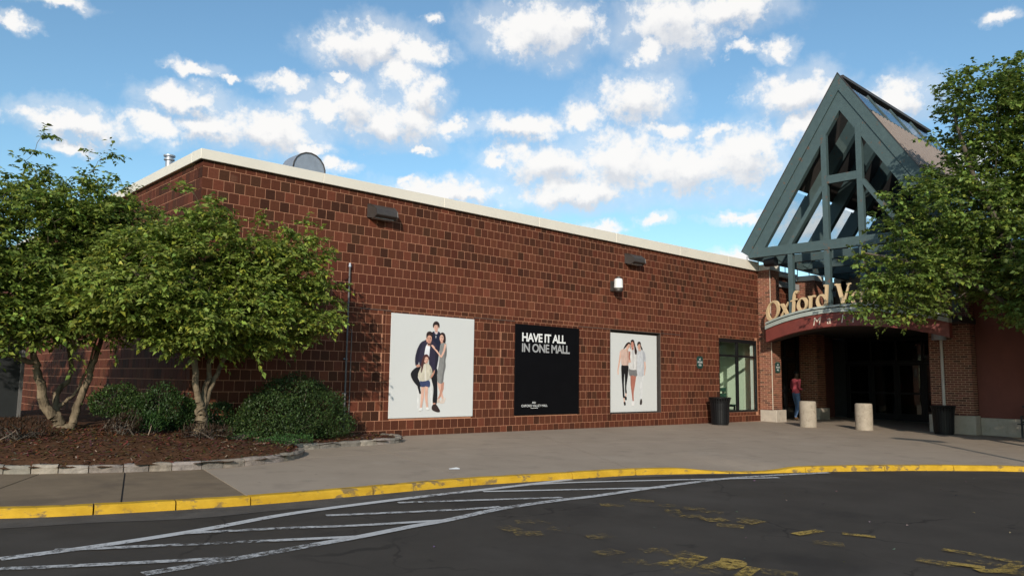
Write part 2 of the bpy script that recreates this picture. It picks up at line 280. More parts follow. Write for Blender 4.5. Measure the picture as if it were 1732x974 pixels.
GREEN = mat('dark_green_paint', (0.012, 0.07, 0.05), 0.5, 0.15, 5)
SIGNGREEN = mat('sign_dark_green', (0.012, 0.05, 0.043), 0.45, 0.1, 9)
WHITE = mat('white_paint', (0.8, 0.8, 0.78), 0.5, 0.03, 5)
GREYL = mat('grey_letter', (0.36, 0.36, 0.36), 0.5, 0.03, 5)
TANWALL = mat('tan_block_wall', (0.19, 0.135, 0.09), 0.9, 0.3, 2.5, 0.3, 40)
WINGWALL = mat('red_brown_render', (0.17, 0.055, 0.04), 0.85, 0.12, 2.2, 0.2, 60)
REDM = mat('red_enamel', (0.55, 0.02, 0.02), 0.4, 0.05, 5)
BARK = mat('smooth_grey_brown_bark', (0.18, 0.138, 0.09), 0.9, 0.45, 14, 1.0, 45, spec=0.15, spots=[((0.06, 0.045, 0.03), 9, 0.50, 0.66, 0.8), ((0.30, 0.26, 0.19), 5, 0.62, 0.72, 0.5)], stretch=(1, 1, 0.35))
BARKD = mat('dark_bark', (0.10, 0.08, 0.06), 0.9, 0.35, 14, 0.8, 45)
LEAF = mat('leaf', (0.1, 0.2, 0.05), 0.48, 0.12, 30, attr=True, transl=0.36, spec=0.35)
CHAR = mat('charcoal_gate', (0.014, 0.016, 0.017), 0.6, 0.2, 4)
WPAINT = worn_paint('white_road_paint', (0.50, 0.49, 0.48), 0.34, 0.46, 14)
WPAINT2 = worn_paint('worn_white_road_paint', (0.47, 0.46, 0.45), 0.38, 0.54, 14)
YPAINT = worn_paint('yellow_road_paint', (0.36, 0.235, 0.04), 0.42, 0.60, 16)
YPAINT2 = worn_paint('worn_yellow_road_paint', (0.29, 0.19, 0.04), 0.49, 0.70, 16)

# ================================================================ SETTING
KERB = [(-40, 20), (-20, 7.5), (-12, 1.6), (-7, -2.7), (-5, -4.2), (-3.61, -4.91), (-2.89, -5.17), (-1.43, -5.48), (0.07, -5.58), (1.61, -5.64), (3.34, -5.92), (4.57, -6.14), (5.74, -6.61),
        (6.7, -7.1), (8.15, -7.65), (9.15, -8.09), (10.46, -8.79), (11.78, -9.7), (14, -11.5), (20, -17), (40, -36)]
def smooth_line(pts, per=6):
    out = []
    for i in range(len(pts)-1):
        p0 = pts[max(i-1, 0)]; p1 = pts[i]; p2 = pts[i+1]; p3 = pts[min(i+2, len(pts)-1)]
        for k in range(per):
            t = k/per
            out.append(tuple(0.5*((2*p1[j])+(-p0[j]+p2[j])*t+(2*p0[j]-5*p1[j]+4*p2[j]-p3[j])*t*t+(-p0[j]+3*p1[j]-3*p2[j]+p3[j])*t**3) for j in range(len(p1))))
    out.append(tuple(pts[-1])); return out
def resample(pts, step):
    out = [Vector(pts[0])]; acc = 0
    for a, b in zip(pts[:-1], pts[1:]):
        a = Vector(a); b = Vector(b); d = (b-a).length; pos = step-acc
        while pos <= d: out.append(a.lerp(b, pos/d)); pos += step
        acc = (acc+d) % step if True else 0
        acc = d-(pos-step)
    return out
def normals2(pts):
    out = []
    for i in range(len(pts)):
        d = (Vector(pts[min(i+1, len(pts)-1)][:2])-Vector(pts[max(i-1, 0)][:2])).normalized(); out.append(Vector((d.y, -d.x)))
    return out
def rz(x, y): return gz(x, y)-ROAD_DROP

# road: one sheet to the horizon, following the fall of the ground
mb = MB(); xs = [-900, -300, -100, -40, -15, 0, 15, 40, 100, 300, 900]; ys = [-900, -300, -100, -40, -20, -10, 0, 3, 40, 150, 900]
for i in range(len(xs)-1):
    for j in range(len(ys)-1):
        q = [(xs[i], ys[j]), (xs[i+1], ys[j]), (xs[i+1], ys[j+1]), (xs[i], ys[j+1])]
        mb.face([(x, y, rz(max(-100, min(100, x)), y)) for x, y in q])
road = mb.build('road', ASPHALT, kind='structure', origin=(0, 0, 0))
# lighter strip of older asphalt along the kerb
KS = resample(smooth_line(KERB, 8), 0.25); KN = normals2(KS)
mb = MB()
for i in range(len(KS)-1):
    if not (-8 < KS[i].x < 13): continue
    w0 = (0.62+0.05*math.sin(i*0.9)) * max(0.25, min(1, 1-(KS[i].x-1)/9)); w1 = (0.62+0.05*math.sin((i+1)*0.9))*max(0.25, min(1, 1-(KS[i+1].x-1)/9))
    a, b = KS[i]+KN[i]*0.13, KS[i+1]+KN[i+1]*0.13; c, d = KS[i+1]+KN[i+1]*w1, KS[i]+KN[i]*w0
    mb.face([(p.x, p.y, rz(p.x, p.y)+0.004) for p in (a, d, c, b)])
mb.build('gutter_strip', GUTTER, road)

# painted markings
WHITE_LINES = [[(-3.93, -6.8), (-3.26, -6.76), (-2.32, -6.6), (-1.22, -6.31), (0.39, -6.18), (1.85, -6.15), (3.26, -6.09)], [(7.82, -7.82), (5.78, -7.33), (4.01, -7.26), (2.31, -7.3), (1.81, -7.27), (0.76, -7.31), (-0.17, -7.5), (-0.63, -7.55), (-1.28, -7.66), (-1.8, -7.72), (-2.5, -7.8), (-3.23, -7.85)], [(2.39, -6.17), (3.31, -6.43), (6.37, -7.68)], [(1.4, -6.28), (2.78, -6.89), (3.83, -7.34)], [(0.02, -6.38), (0.82, -6.7), (1.94, -7.15)], [(-1.04, -6.62), (0.22, -7.07), (0.84, -7.22)], [(-2.5, -6.67), (-1.62, -6.98), (-1.07, -7.22), (-0.19, -7.49)], [(-3.55, -6.73), (-2.95, -6.99), (-1.34, -7.65)], [(-3.99, -7.13), (-3.63, -7.31), (-2.49, -7.79)]]
YELLOW_STROKES = [[(1.99, -7.8), (2.12, -7.91)], [(2.55, -7.74), (2.72, -7.97)], [(2.47, -8.22), (2.72, -8.29)], [(2.44, -8.42), (2.12, -8.74)], [(2.67, -8.52), (2.72, -8.61)], [(2.09, -8.67), (2.36, -8.9)], [(2.67, -8.74), (2.76, -8.85)], [(2.24, -9.07), (2.37, -9.12)], [(2.11, -9.31), (2.18, -9.44)], [(2.65, -9.19), (2.6, -9.49)], [(2.39, -9.4), (2.64, -9.37)], [(2.3, -10.01), (2.73, -10.07)], [(2.77, -10.28), (2.9, -10.56)], [(2.14, -10.35), (2.21, -10.47)], [(0.43, -9.57), (0.62, -9.66)], [(0.0, -9.7), (0.13, -9.89)], [(0.53, -9.83), (0.64, -9.85)], [(0.11, -9.95), (0.5, -9.96)], [(0.22, -10.12), (0.68, -9.98)], [(0.32, -10.22), (0.66, -10.23)], [(0.71, -10.15), (0.76, -10.28), (0.66, -10.35), (0.45, -10.34)], [(0.34, -10.56), (0.7, -10.47)], [(0.05, -10.12), (0.34, -10.37)], [(0.66, -10.61), (0.74, -10.77)], [(0.42, -8.89), (0.69, -8.97)], [(-0.02, -9.41), (0.23, -9.43)], [(2.19, -11.2), (2.21, -11.38), (2.17, -11.51)], [(2.29, -11.44), (2.35, -11.67)], [(2.55, -11.57), (2.58, -11.67)], [(2.84, -11.2), (2.86, -11.41), (2.83, -11.63), (2.85, -11.84)], [(2.18, -11.68), (2.36, -11.81), (2.75, -11.83)], [(2.38, -11.93), (2.39, -11.97)], [(0.36, -7.98), (0.65, -8.17)], [(-0.01, -8.42), (0.14, -8.52)], [(0.07, -8.09), (0.06, -8.28)], [(0.43, -8.43), (0.52, -8.55)]]
def ribbon(name, pts, w, m, lift, per=6, widen=None):
    pts = [Vector(p) for p in (smooth_line(pts, per) if len(pts) > 2 else [Vector(pts[0]).lerp(Vector(pts[1]), k/4) for k in range(5)])]
    nn = normals2(pts); b = MB()
    for i in range(len(pts)-1):
        q = [pts[i]-nn[i]*w/2, pts[i]+nn[i]*w/2, pts[i+1]+nn[i+1]*w/2, pts[i+1]-nn[i+1]*w/2]
        b.face([(p.x, p.y, rz(p.x, p.y)+lift) for p in q])
    return b.build(name, m, road)
for i, l in enumerate(WHITE_LINES):
    ribbon('painted_white_line', l, 0.12 if i < 2 else 0.09, WPAINT if i in (0, 2, 3) else WPAINT2, 0.008+0.0012*(i > 0)+0.0004*i)
SOLID = {11, 12, 17, 18, 19, 20, 21, 27, 29, 30}
for i, l in enumerate(YELLOW_STROKES):
    if len(l) == 2:
        a, b_ = Vector(l[0]), Vector(l[1])
        if (b_-a).length < 0.25: c = (a+b_)/2; d = (b_-a).normalized()*0.14; l = [tuple(c-d), tuple(c+d)]
    ribbon('painted_yellow_stroke', l, 0.12 if i in SOLID else 0.19, YPAINT if i in SOLID else YPAINT2, 0.008+0.0003*i)

# kerb: yellow painted segments about 1.6 m long with open joints between them
kerb = tag(bpy.data.objects.new('kerb', None), kind='structure'); link(kerb, None, (0, 0, 0))
k0 = next(i for i, p in enumerate(KS) if p.x > -8); k1 = next(i for i, p in enumerate(KS) if p.x > 19)
jn = [k0]
for xj in (-6.2, -4.5, -2.95, -2.15, -1.40, 0.07, 1.66, 3.34, 4.6, 6.1, 7.5, 9.1, 10.5, 11.8, 13.4, 15, 16.6, 18.2):
    jn.append(min(range(len(KS)), key=lambda i: abs(KS[i].x-xj)))
jn.append(k1)
for a, b in zip(jn[:-1], jn[1:]):
    mb = MB(); rows = []
    for i in range(a, b+1):
        p, n = KS[i].copy(), KN[i]
        if i == a: p = p+(KS[i+1]-p)*0.03
        if i == b: p = p+(KS[i-1]-p)*0.03
        zt = gz(p.x, p.y)+0.006-ramp(p.x, p.y)+rng.uniform(-0.003, 0.003); zb = rz(p.x, p.y)-0.1
        hgt = max(0.012, zt-rz(p.x, p.y))
        ch = min(0.02, hgt*0.4)
        rows.append([(p.x-n.x*0.0, p.y-n.y*0.0, zb), (p.x, p.y, zt), (p.x+n.x*0.13, p.y+n.y*0.13, zt), (p.x+n.x*0.152, p.y+n.y*0.152, zt-ch), (p.x+n.x*0.168, p.y+n.y*0.168, zb)])
    for r0, r1 in zip(rows[:-1], rows[1:]):
        for k in range(4): mb.face([r0[k], r0[k+1], r1[k+1], r1[k]])
    mb.face(rows[0][::-1]); mb.face(rows[-1]); mb.build('kerb_segment', YELLOW, kerb)

# pavement: concrete slabs between joints that run from kerb to wall
SPOKES = [((-12, 1.6), (-8, 9)), ((-7, -2.7), (-4, 4)), ((-4.0, -4.73), (-0.9, 0.5)), ((-2.66, -5.24), (-0.75, 0.6)), ((-1.45, -5.47), (-0.3, 0.3)), ((1.61, -5.64), (3.3, 0.3)), ((4.62, -6.16), (8.5, 0.3)),
          ((8.15, -7.65), (12.6, 0.3)), ((10.46, -8.79), (17.5, 0.3)), ((14, -11.5), (27, 2.0)), ((20, -17), (27, -8)), ((30, -26.5), (35, -20))]
pave = tag(bpy.data.objects.new('pavement', None), kind='structure'); link(pave, None, (0, 0, 0))
def kseg(a, b):
    ia = min(range(len(KS)), key=lambda i: (KS[i]-Vector(a)).length); ib = min(range(len(KS)), key=lambda i: (KS[i]-Vector(b)).length); return KS[ia:ib+1]
def pz(x, y): return gz(x, y)-ramp(x, y)
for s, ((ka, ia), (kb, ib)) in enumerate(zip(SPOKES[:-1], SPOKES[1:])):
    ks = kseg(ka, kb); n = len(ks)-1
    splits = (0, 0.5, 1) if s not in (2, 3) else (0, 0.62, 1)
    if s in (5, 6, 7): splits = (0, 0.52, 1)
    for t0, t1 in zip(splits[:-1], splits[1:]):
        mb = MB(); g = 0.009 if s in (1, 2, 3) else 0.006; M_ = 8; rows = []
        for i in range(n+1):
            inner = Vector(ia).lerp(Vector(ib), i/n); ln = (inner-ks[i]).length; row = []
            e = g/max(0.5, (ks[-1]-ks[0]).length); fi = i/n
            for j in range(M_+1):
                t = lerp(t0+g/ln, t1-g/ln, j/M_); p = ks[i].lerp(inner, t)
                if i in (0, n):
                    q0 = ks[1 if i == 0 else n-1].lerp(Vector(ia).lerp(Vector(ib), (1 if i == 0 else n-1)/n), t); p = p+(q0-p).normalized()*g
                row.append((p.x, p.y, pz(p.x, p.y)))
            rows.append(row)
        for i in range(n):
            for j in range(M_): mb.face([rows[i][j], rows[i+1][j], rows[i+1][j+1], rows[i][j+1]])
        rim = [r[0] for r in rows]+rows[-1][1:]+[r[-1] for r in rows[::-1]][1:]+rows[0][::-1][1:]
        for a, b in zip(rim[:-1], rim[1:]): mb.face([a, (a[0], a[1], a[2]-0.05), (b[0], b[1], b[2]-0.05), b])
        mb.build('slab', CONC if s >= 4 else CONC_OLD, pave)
mb = MB()
for (ka, ia), (kb, ib) in zip(SPOKES[:-1], SPOKES[1:]):
    ks = kseg(ka, kb); n = len(ks)-1
    for i in range(n):
        for j in range(6):
            q = []
            for ii, jj in ((i, j), (i+1, j), (i+1, j+1), (i, j+1)):
                p = ks[ii].lerp(Vector(ia).lerp(Vector(ib), ii/n), jj/6); q.append((p.x, p.y, pz(p.x, p.y)-0.014))
            mb.face(q)
mb.build('pavement_base', JOINT, pave)

# planting bed: mulch mound edged with granite blocks
BED1 = [(-9, 1.6), (-6.2, -0.6), (-4.6, -1.75), (-3.19, -2.50), (-2.61, -2.76), (-1.98, -2.99), (-1.0, -3.20), (-0.21, -3.12), (0.52, -2.84), (0.98, -2.40), (1.10, -2.05)]
BED2 = [(1.25, -1.66), (1.57, -1.60), (2.47, -1.47), (3.30, -1.36), (3.75, -1.18), (3.95, -0.80), (3.90, -0.32)]
BEDP = smooth_line(BED1, 5)+smooth_line(BED2, 5)+[(3.5, 0.02), (-0.02, 0.02), (-0.02, 14), (-14, 14)]
def in_poly(x, y, P):
    c = False; j = len(P)-1
    for i in range(len(P)):
        if (P[i][1] > y) != (P[j][1] > y) and x < (P[j][0]-P[i][0])*(y-P[i][1])/(P[j][1]-P[i][1])+P[i][0]: c = not c
        j = i
    return c
EDGE = [Vector(p) for p in BEDP[:-4]]
def edge_d(x, y):
    best = 9
    for a, b in zip(EDGE[:-1], EDGE[1:]):
        d = b-a; t = max(0, min(1, ((x-a.x)*d.x+(y-a.y)*d.y)/max(1e-9, d.length_squared))); best = min(best, math.hypot(x-a.x-d.x*t, y-a.y-d.y*t))
    return best
def bz(x, y):
    d = edge_d(x, y); far = 1/(1+math.exp((x-1.0)*2.4))
    return gz(x, y)+0.07+(0.05+0.21*far)*(1-math.exp(-d/0.8))+0.018*math.sin(x*5.1+y*3)*math.sin(y*4.3-x)+0.012*math.sin(x*13+1)*math.sin(y*11)
mb = MB(); st = 0.14; gx = np.arange(-9.5, 4.2, st); gy = np.arange(-3.4, 6, st); idx = {}
def bpt(i, j):
    if (i, j) not in idx:
        x, y = gx[i], gy[j]; idx[(i, j)] = len(mb.v); mb.v.append((x, y, bz(x, y)))
    return idx[(i, j)]
for i in range(len(gx)-1):
    for j in range(len(gy)-1):
        if in_poly(gx[i]+st/2, gy[j]+st/2, BEDP): mb.f.append((bpt(i, j), bpt(i+1, j), bpt(i+1, j+1), bpt(i, j+1))); mb.c.append(None); mb.mi.append(0)
# skirt of the mulch up against the edging
for a, b in zip(EDGE[:-1], EDGE[1:]):
    d = (b-a)
    if d.length > 0.6: continue
    n = Vector((-d.y, d.x)).normalized()
    mb.face([(a.x, a.y, gz(a.x, a.y)+0.065), (b.x, b.y, gz(b.x, b.y)+0.065), (b.x+n.x*0.3, b.y+n.y*0.3, bz(b.x+n.x*0.3, b.y+n.y*0.3)), (a.x+n.x*0.3, a.y+n.y*0.3, bz(a.x+n.x*0.3, a.y+n.y*0.3))])
bed = mb.build('planting_bed', MULCH, kind='structure', smooth=True)
# bark chips
mb = MB(); rc = random.Random(3); n = 0
while n < 9000:
    x, y = rc.uniform(-5, 3.9), rc.uniform(-3.2, 0.6)
    if not in_poly(x, y, BEDP) or edge_d(x, y) < 0.03: continue
    z = bz(x, y)+rc.uniform(0.0, 0.016); a = rc.uniform(0, 6.28); l = rc.uniform(0.012, 0.045); w = rc.uniform(0.005, 0.012); tl = rc.uniform(-0.5, 0.5)
    dx, dy = math.cos(a)*l, math.sin(a)*l; ex, ey = -math.sin(a)*w, math.cos(a)*w
    k = rc.random(); c = (0.30, 0.22, 0.16) if k > 0.965 else tuple(v*rc.uniform(0.5, 1.6) for v in (0.10, 0.05, 0.028))
    mb.face([(x-dx-ex, y-dy-ey, z-tl*l), (x+dx-ex, y+dy-ey, z+tl*l), (x+dx+ex, y+dy+ey, z+tl*l+0.004), (x-dx+ex, y-dy+ey, z-tl*l+0.004)], c); n += 1
tag(mb.build('mulch_chips', CHIP, kind='stuff'), 'brown bark chips scattered over the planting bed', 'mulch')
# granite edging blocks
def edging(pts, label, step):
    root = thing('stone_edging', label, 'edging', (pts[len(pts)//2][0], pts[len(pts)//2][1], 0), 'granite edgings of the planting bed')
    P = resample(smooth_line(pts, 8), 0.02); i = 0
    while i < len(P)-8:
        L_ = int(rng.uniform(step*0.8, step*1.2)/0.02); j = min(i+L_, len(P)-1)
        if len(P)-1-j < 6: j = len(P)-1
        a, b = P[i], P[j]; d = (b-a).normalized(); nrm = Vector((-d.y, d.x)); a = a+d*0.006; b = b-d*0.006
        h = 0.105+rng.uniform(-0.012, 0.012); dp = 0.13; c0 = rng.uniform(0.75, 1.25); col = tuple(v*c0 for v in (0.25, 0.22, 0.19)); col = (col[0]*rng.uniform(0.97, 1.06), col[1], col[2]*rng.uniform(0.92, 1.04))
        b_ = MB(); nu = 4; vs = []
        for k in range(nu+1):
            p = a.lerp(b, k/nu); end = 0.012 if k in (0, nu) else 0; zb = gz(p.x, p.y)
            jit = lambda s=0.004: rng.uniform(-s, s)
            for off, z in ((0+end, -0.04), (0.0+end, h*0.3), (-0.006+end, h*0.7), (0.012+end, h-end*0.8), (dp*0.5, h+jit(0.006)), (dp-end, h-end), (dp, -0.04)):
                vs.append((p.x+nrm.x*(off+jit()), p.y+nrm.y*(off+jit()), zb+z+(jit() if z > 0 else 0)))
        fs = [(k*7+q, k*7+q+1, (k+1)*7+q+1, (k+1)*7+q) for k in range(nu) for q in range(6)]
        b_.add(vs, fs+[tuple(range(6, -1, -1)), tuple(nu*7+q for q in range(7))], col).build('stone_block', STONE, root); i = j
edging([p for p in BED1], 'long curved row of rough granite blocks edging the mulch bed under the trees', 0.36)
edging([p for p in BED2], 'short row of granite blocks ending in a curve beside the big clipped bush', 0.42)
# litter
mb = MB(); mb.face([(1.98, -4.86, pz(1.98, -4.86)+0.006), (2.12, -4.93, pz(2.12, -4.93)+0.006), (2.17, -4.87, pz(2.17, -4.87)+0.012), (2.02, -4.80, pz(2.02, -4.80)+0.008)])
mb.face([(2.02, -4.80, pz(2.02, -4.8)+0.008), (2.17, -4.87, pz(2.17, -4.87)+0.012), (2.15, -4.82, pz(2.15, -4.82)+0.02)])
tag(mb.build('paper_scrap', WHITE), 'scrap of white paper lying on the pavement near the kerb', 'litter')
mb = MB(); rc = random.Random(5)
for _ in range(45):
    x, y = rc.uniform(-3, 9.5), rc.uniform(-11.5, -7.6); s = rc.uniform(0.008, 0.022); a = rc.uniform(0, 6)
    z = rz(x, y)
    mb.face([(x+s*math.cos(a+k*2.1), y+s*math.sin(a+k*2.1), z+0.012+0.006*k) for k in range(3)], tuple(v*rc.uniform(0.3, 1) for v in (0.26, 0.22, 0.17)))
tag(mb.build('road_grit', CHIP, kind='stuff'), 'pale grit and leaf bits scattered on the asphalt', 'grit')

# ================================================================ MALL BUILDING
U = 0.2032
def zk(k): return (k+1.7)*U
mall = thing('mall_building', 'long brown brick mall building with cream coping and covered corner entrance', 'building', (10, 0, 0))
P1 = (4.19, 6.515, 0.39, 2.63); P2 = (7.85, 10.19, 0.375, 2.61); P3 = (11.5, 13.86, 0.335, 2.68); WIN = (17.04, 19.46, 0.26, 2.69)
ZTOP = zk(23.5); XE = 19.6
def tcol(k, r, x=0.0):
    drift = math.sin(x*0.9+k*0.35)*math.sin(x*0.37-k*0.6+1.3)
    base = (0.098, 0.031, 0.017)
    if 12 <= k <= 15: base = (0.110, 0.035, 0.0195)
    elif k < 12: base = (0.101, 0.032, 0.0175)
    q = r.random(); dark = max(0.03, (0.24 if k >= 16 else (0.04 if k >= 12 else 0.16))*(1+0.9*drift))
    if q < dark: f = r.uniform(0.52, 0.8); c = (base[0]*f, base[1]*f*1.15, base[2]*f*1.2)
    elif q > 0.93: f = r.uniform(1.2, 1.5); c = tuple(v*f for v in base)
    else: f = r.uniform(0.84, 1.1)*(1-0.08*drift); c = tuple(v*f for v in base)
    return (c[0]*r.uniform(0.93, 1.07), c[1]*r.uniform(0.95, 1.05), c[2])
# colour variants of one brick mesh; cut bricks reuse it scaled
G = 0.0108
def brick_mesh(col, axis):
    w, h, b, d = U/2-G/2, U/2-G/2, 0.003, 0.006
    pts = []
    for i, j in ((-1, -1), (1, -1), (1, 1), (-1, 1)):
        pts.append((i*w, j*h, d)); 
    for i, j in ((-1, -1), (1, -1), (1, 1), (-1, 1)): pts.append((i*w, j*h, b*0.6))
    for i, j in ((-1, -1), (1, -1), (1, 1), (-1, 1)): pts.append((i*(w-b), j*(h-b), 0))
    f = [(8, 9, 10, 11)]+[(4+a, 4+(a+1) % 4, 8+(a+1) % 4, 8+a) for a in range(4)]+[(a, (a+1) % 4, 4+(a+1) % 4, 4+a) for a in range(4)]
    if axis == 'y': v = [(p[0], p[2], p[1]) for p in pts]
    else: v = [(p[2], -p[0], p[1]) for p in pts]
    return v, f
runs = []   # (axis, a0, a1, k0, k1, colour)
rt = random.Random(11)
def lay(axis, a0, a1, k, k1=None, off=0.0, step=U):
    """one run of bricks from a0 to a1 in course k (cut at both ends)"""
    k1 = k+1 if k1 is None else k1
    x = math.floor((a0-off)/step)*step+off
    while x < a1-0.004:
        l, r_ = max(x, a0), min(x+step, a1)
        if r_-l > 0.03: runs.append((axis, l, r_, k, k1, tcol(k, rt, x)))
        x += step
JA, JB, JC, JD, JE = 3.99, 7.38, 10.54, 11.38, 14.86
for k in range(-2, 24):
    off = 0.0 if k % 2 else U/2
    if k == 23: lay('y', 0, XE, 23, 23.5, U*0.0)
    elif k == 11:
        lay('y', 0, XE, 11, 11.5, off) if False else None
        for a0, a1 in ((0, JA), (JA, P3[0]), (P3[0], P3[1]), (P3[1], XE)): lay('y', a0, a1, 11, 11.5 if a0 < 11 else 12, off)
        lay('y', 0, P3[0], 11.5, 12, off+0.05)
    elif 0 <= k <= 10:
        for a0, a1, o2 in ((0, JA, off), (JA, P1[0]+0.03, 0), (P1[1]-0.03, JB, off+0.03), (JB, P2[0]+0.03, off+0.09), (P2[1]-0.03, JC, off+0.02), (JC, JD, off+0.07), (JD, P3[0], 0), (P3[1], JE, off+0.04), (JE, WIN[0], off+0.09), (WIN[1], XE, 0)):
            lay('y', a0, a1, k, None, o2)
    else: lay('y', 0, XE, k, None, off)
    if k < 23: lay('x', 0.0, 18.0, k, None, U/2 if k % 2 else 0.0)
    else: lay('x', 0.0, 18.0, 23, 23.5, 0)
# drop bricks that fall in the recessed panels and the window
def clipped(r):
    ax, l, r_, k, k1, c = r
    if ax != 'y': return [r]
    for (x0, x1, z0, z1) in (P3, WIN):
        if l >= x0-0.02 and r_ <= x1+0.02:
            a, b = zk(k), zk(k1)
            if b <= z0+0.01 or a >= z1-0.01: return [r]
            if a < z0-0.03: return [(ax, l, r_, k, z0/U-1.7, c)]
            if b > z1+0.03: return [(ax, l, r_, z1/U-1.7, k1, c)]
            return []
        elif r_ > x0 and l < x1 and zk(k1) > z0+0.03 and zk(k) < z1-0.03:
            if l < x0: return [(ax, l, x0, k, k1, c)] if x0-l > 0.03 else []
            return [(ax, x1, r_, k, k1, c)] if r_-x1 > 0.03 else []
    return [r]
runs = [q for r in runs for q in clipped(r)]
# hidden behind the posters
runs = [r for r in runs if not (r[0] == 'y' and any(r[1] > p[0]+0.05 and r[2] < p[1]-0.05 and zk(r[3]) > p[2]+0.05 and zk(r[4]) < p[3]-0.05 for p in (P1, P2)))]
# backing walls (the mortar face sits 10 mm behind the brick faces)
mb = MB(); ym, yb = 0.0045, 0.30
for x0, x1, z0, z1 in ((0.010, P3[0], -0.6, ZTOP), (P3[0], P3[1], -0.6, P3[2]), (P3[0], P3[1], P3[3], ZTOP), (P3[1], WIN[0], -0.6, ZTOP), (WIN[0], WIN[1], -0.6, WIN[2]), (WIN[0], WIN[1], WIN[3], ZTOP), (WIN[1], XE, -0.6, ZTOP)):
    mb.box(max(x0, 0.0045), x1, ym, yb, z0, z1)
fwall = mb.build('front_wall', MORTAR, mall)
swall = box('side_wall', MORTAR, mall, 0.0045, 0.3, 0.301, 24, -0.6, ZTOP)
def cam_px(x, y, z):
    d = Vector((x, y, z))-Vector((-5.2854, -13.9052, 1.2628)); m = cam.matrix_world
    Z = -d.dot(Vector((m[0][2], m[1][2], m[2][2]))); return 866+1313.2*d.dot(Vector((m[0][0], m[1][0], m[2][0])))/Z, 487-1313.2*d.dot(Vector((m[0][1], m[1][1], m[2][1])))/Z, Z
sel = []
for i, r in enumerate(runs):
    if r[0] != 'y': continue
    px, py, Z = cam_px((r[1]+r[2])/2, 0, (zk(r[3])+zk(r[4]))/2)
    hid = (px < 560 and py > 395+max(0, (px-380))*-0.25+(40 if px < 400 else 20)) or px < 345
    if not hid: sel.append(((r[2]-r[1])*(r[4]-r[3])/Z**2*(1 if r[2]-r[1] > 0.1 else 0.2), i))
sel.sort(reverse=True); single = {i for _, i in sel[:300]}
VAR = []
for q in range(14):
    c = tcol(20, rt) if q < 11 else tcol(13, rt)
    v, f = brick_mesh(c, 'y'); me = bpy.data.meshes.new('brick'); me.from_pydata(v, [], f); me.materials.append(TILE)
    at = me.color_attributes.new('Col', 'FLOAT_COLOR', 'CORNER'); at.data.foreach_set('color', np.array([(*c, 1)]*len(me.loops), dtype=np.float32).ravel()); VAR.append(me)
jy, jx = MB(), MB()
for i, (ax, l, r_, k, k1, c) in enumerate(runs):
    z0, z1 = zk(k), zk(k1); w = (r_-l); h = z1-z0; pr = rt.uniform(-0.0015, 0.0015)
    sx = (w-G)/(U-G); sz = (h-G)/(U-G)
    if i in single:
        o = bpy.data.objects.new('brick', VAR[rt.randrange(11, 14) if 12 <= k <= 15 else rt.randrange(11)]); link(o, fwall, ((l+r_)/2, pr, (z0+z1)/2)); o.scale = (sx, 1, sz)
        o.rotation_euler = (rt.uniform(-0.004, 0.004), 0, rt.uniform(-0.006, 0.006)); continue
    v, f = brick_mesh(None, ax); tr = rt.uniform(-0.01, 0.01)
    if ax == 'y': jy.add([(p[0]*sx+(l+r_)/2, p[1]+pr+p[0]*tr, p[2]*sz+(z0+z1)/2) for p in v], f, c)
    else: jx.add([(p[0]+pr+p[1]*tr, p[1]*sx+(l+r_)/2, p[2]*sz+(z0+z1)/2) for p in v], f, c)
jy.build('bricks', TILE, fwall, kind='stuff'); jx.build('bricks', TILE, swall, kind='stuff')
# steel lintel lines over the old openings and vertical joints are open gaps with dark sealant
mb = MB()
for x0, x1 in ((3.42, P1[0]-0.0), (P1[1], P2[0]), (P2[1], P3[0]-0.02), (P3[1]+0.02, JE)): mb.box(x0, x1, -0.003, 0.02, zk(11.47)-0.012, zk(11.47)+0.006)
mb.build('lintel_edge', BRONZE, fwall)
# coping in lengths
cop = MB().box(-0.05, XE-0.02, -0.045, 0.35, ZTOP+0.004, ZTOP+0.03).build('coping_backing', BRONZE, mall)
X = [-0.075, 2.4, 5.5, 8.6, 11.7, 14.8, 17.6, XE-0.01]
for a, b in zip(X[:-1], X[1:]):
    z1 = ZTOP+0.20+0.0065*b; m_ = MB(); za, zb_ = ZTOP+0.20+0.0070*max(a, 0), ZTOP+0.20+0.0070*b
    a2, b2 = a+0.003 if a > 0 else a, b-0.003
    v = [(a2, -0.075, ZTOP+0.012), (b2, -0.075, ZTOP+0.012), (b2, -0.075, zb_), (a2, -0.075, za), (a2, 0.36, ZTOP+0.012), (b2, 0.36, ZTOP+0.012), (b2, 0.36, zb_+0.015), (a2, 0.36, za+0.015)]
    m_.add(v, [(0, 1, 2, 3), (3, 2, 6, 7), (5, 4, 7, 6), (4, 0, 3, 7), (1, 5, 6, 2), (0, 4, 5, 1)]).build('coping', COPING, mall, bevel=0.006)
Y = [0.361, 3.4, 6.5, 9.6, 12.7, 16, 20, 24]
for a, b in zip(Y[:-1], Y[1:]): box('coping', COPING, mall, -0.075, 0.36, a+0.003, b, ZTOP+0.012, ZTOP+0.205, 0.006)
box('flat_roof', ROOFM, mall, 0.31, 27, 0.31, 24, ZTOP-0.3, ZTOP-0.08)

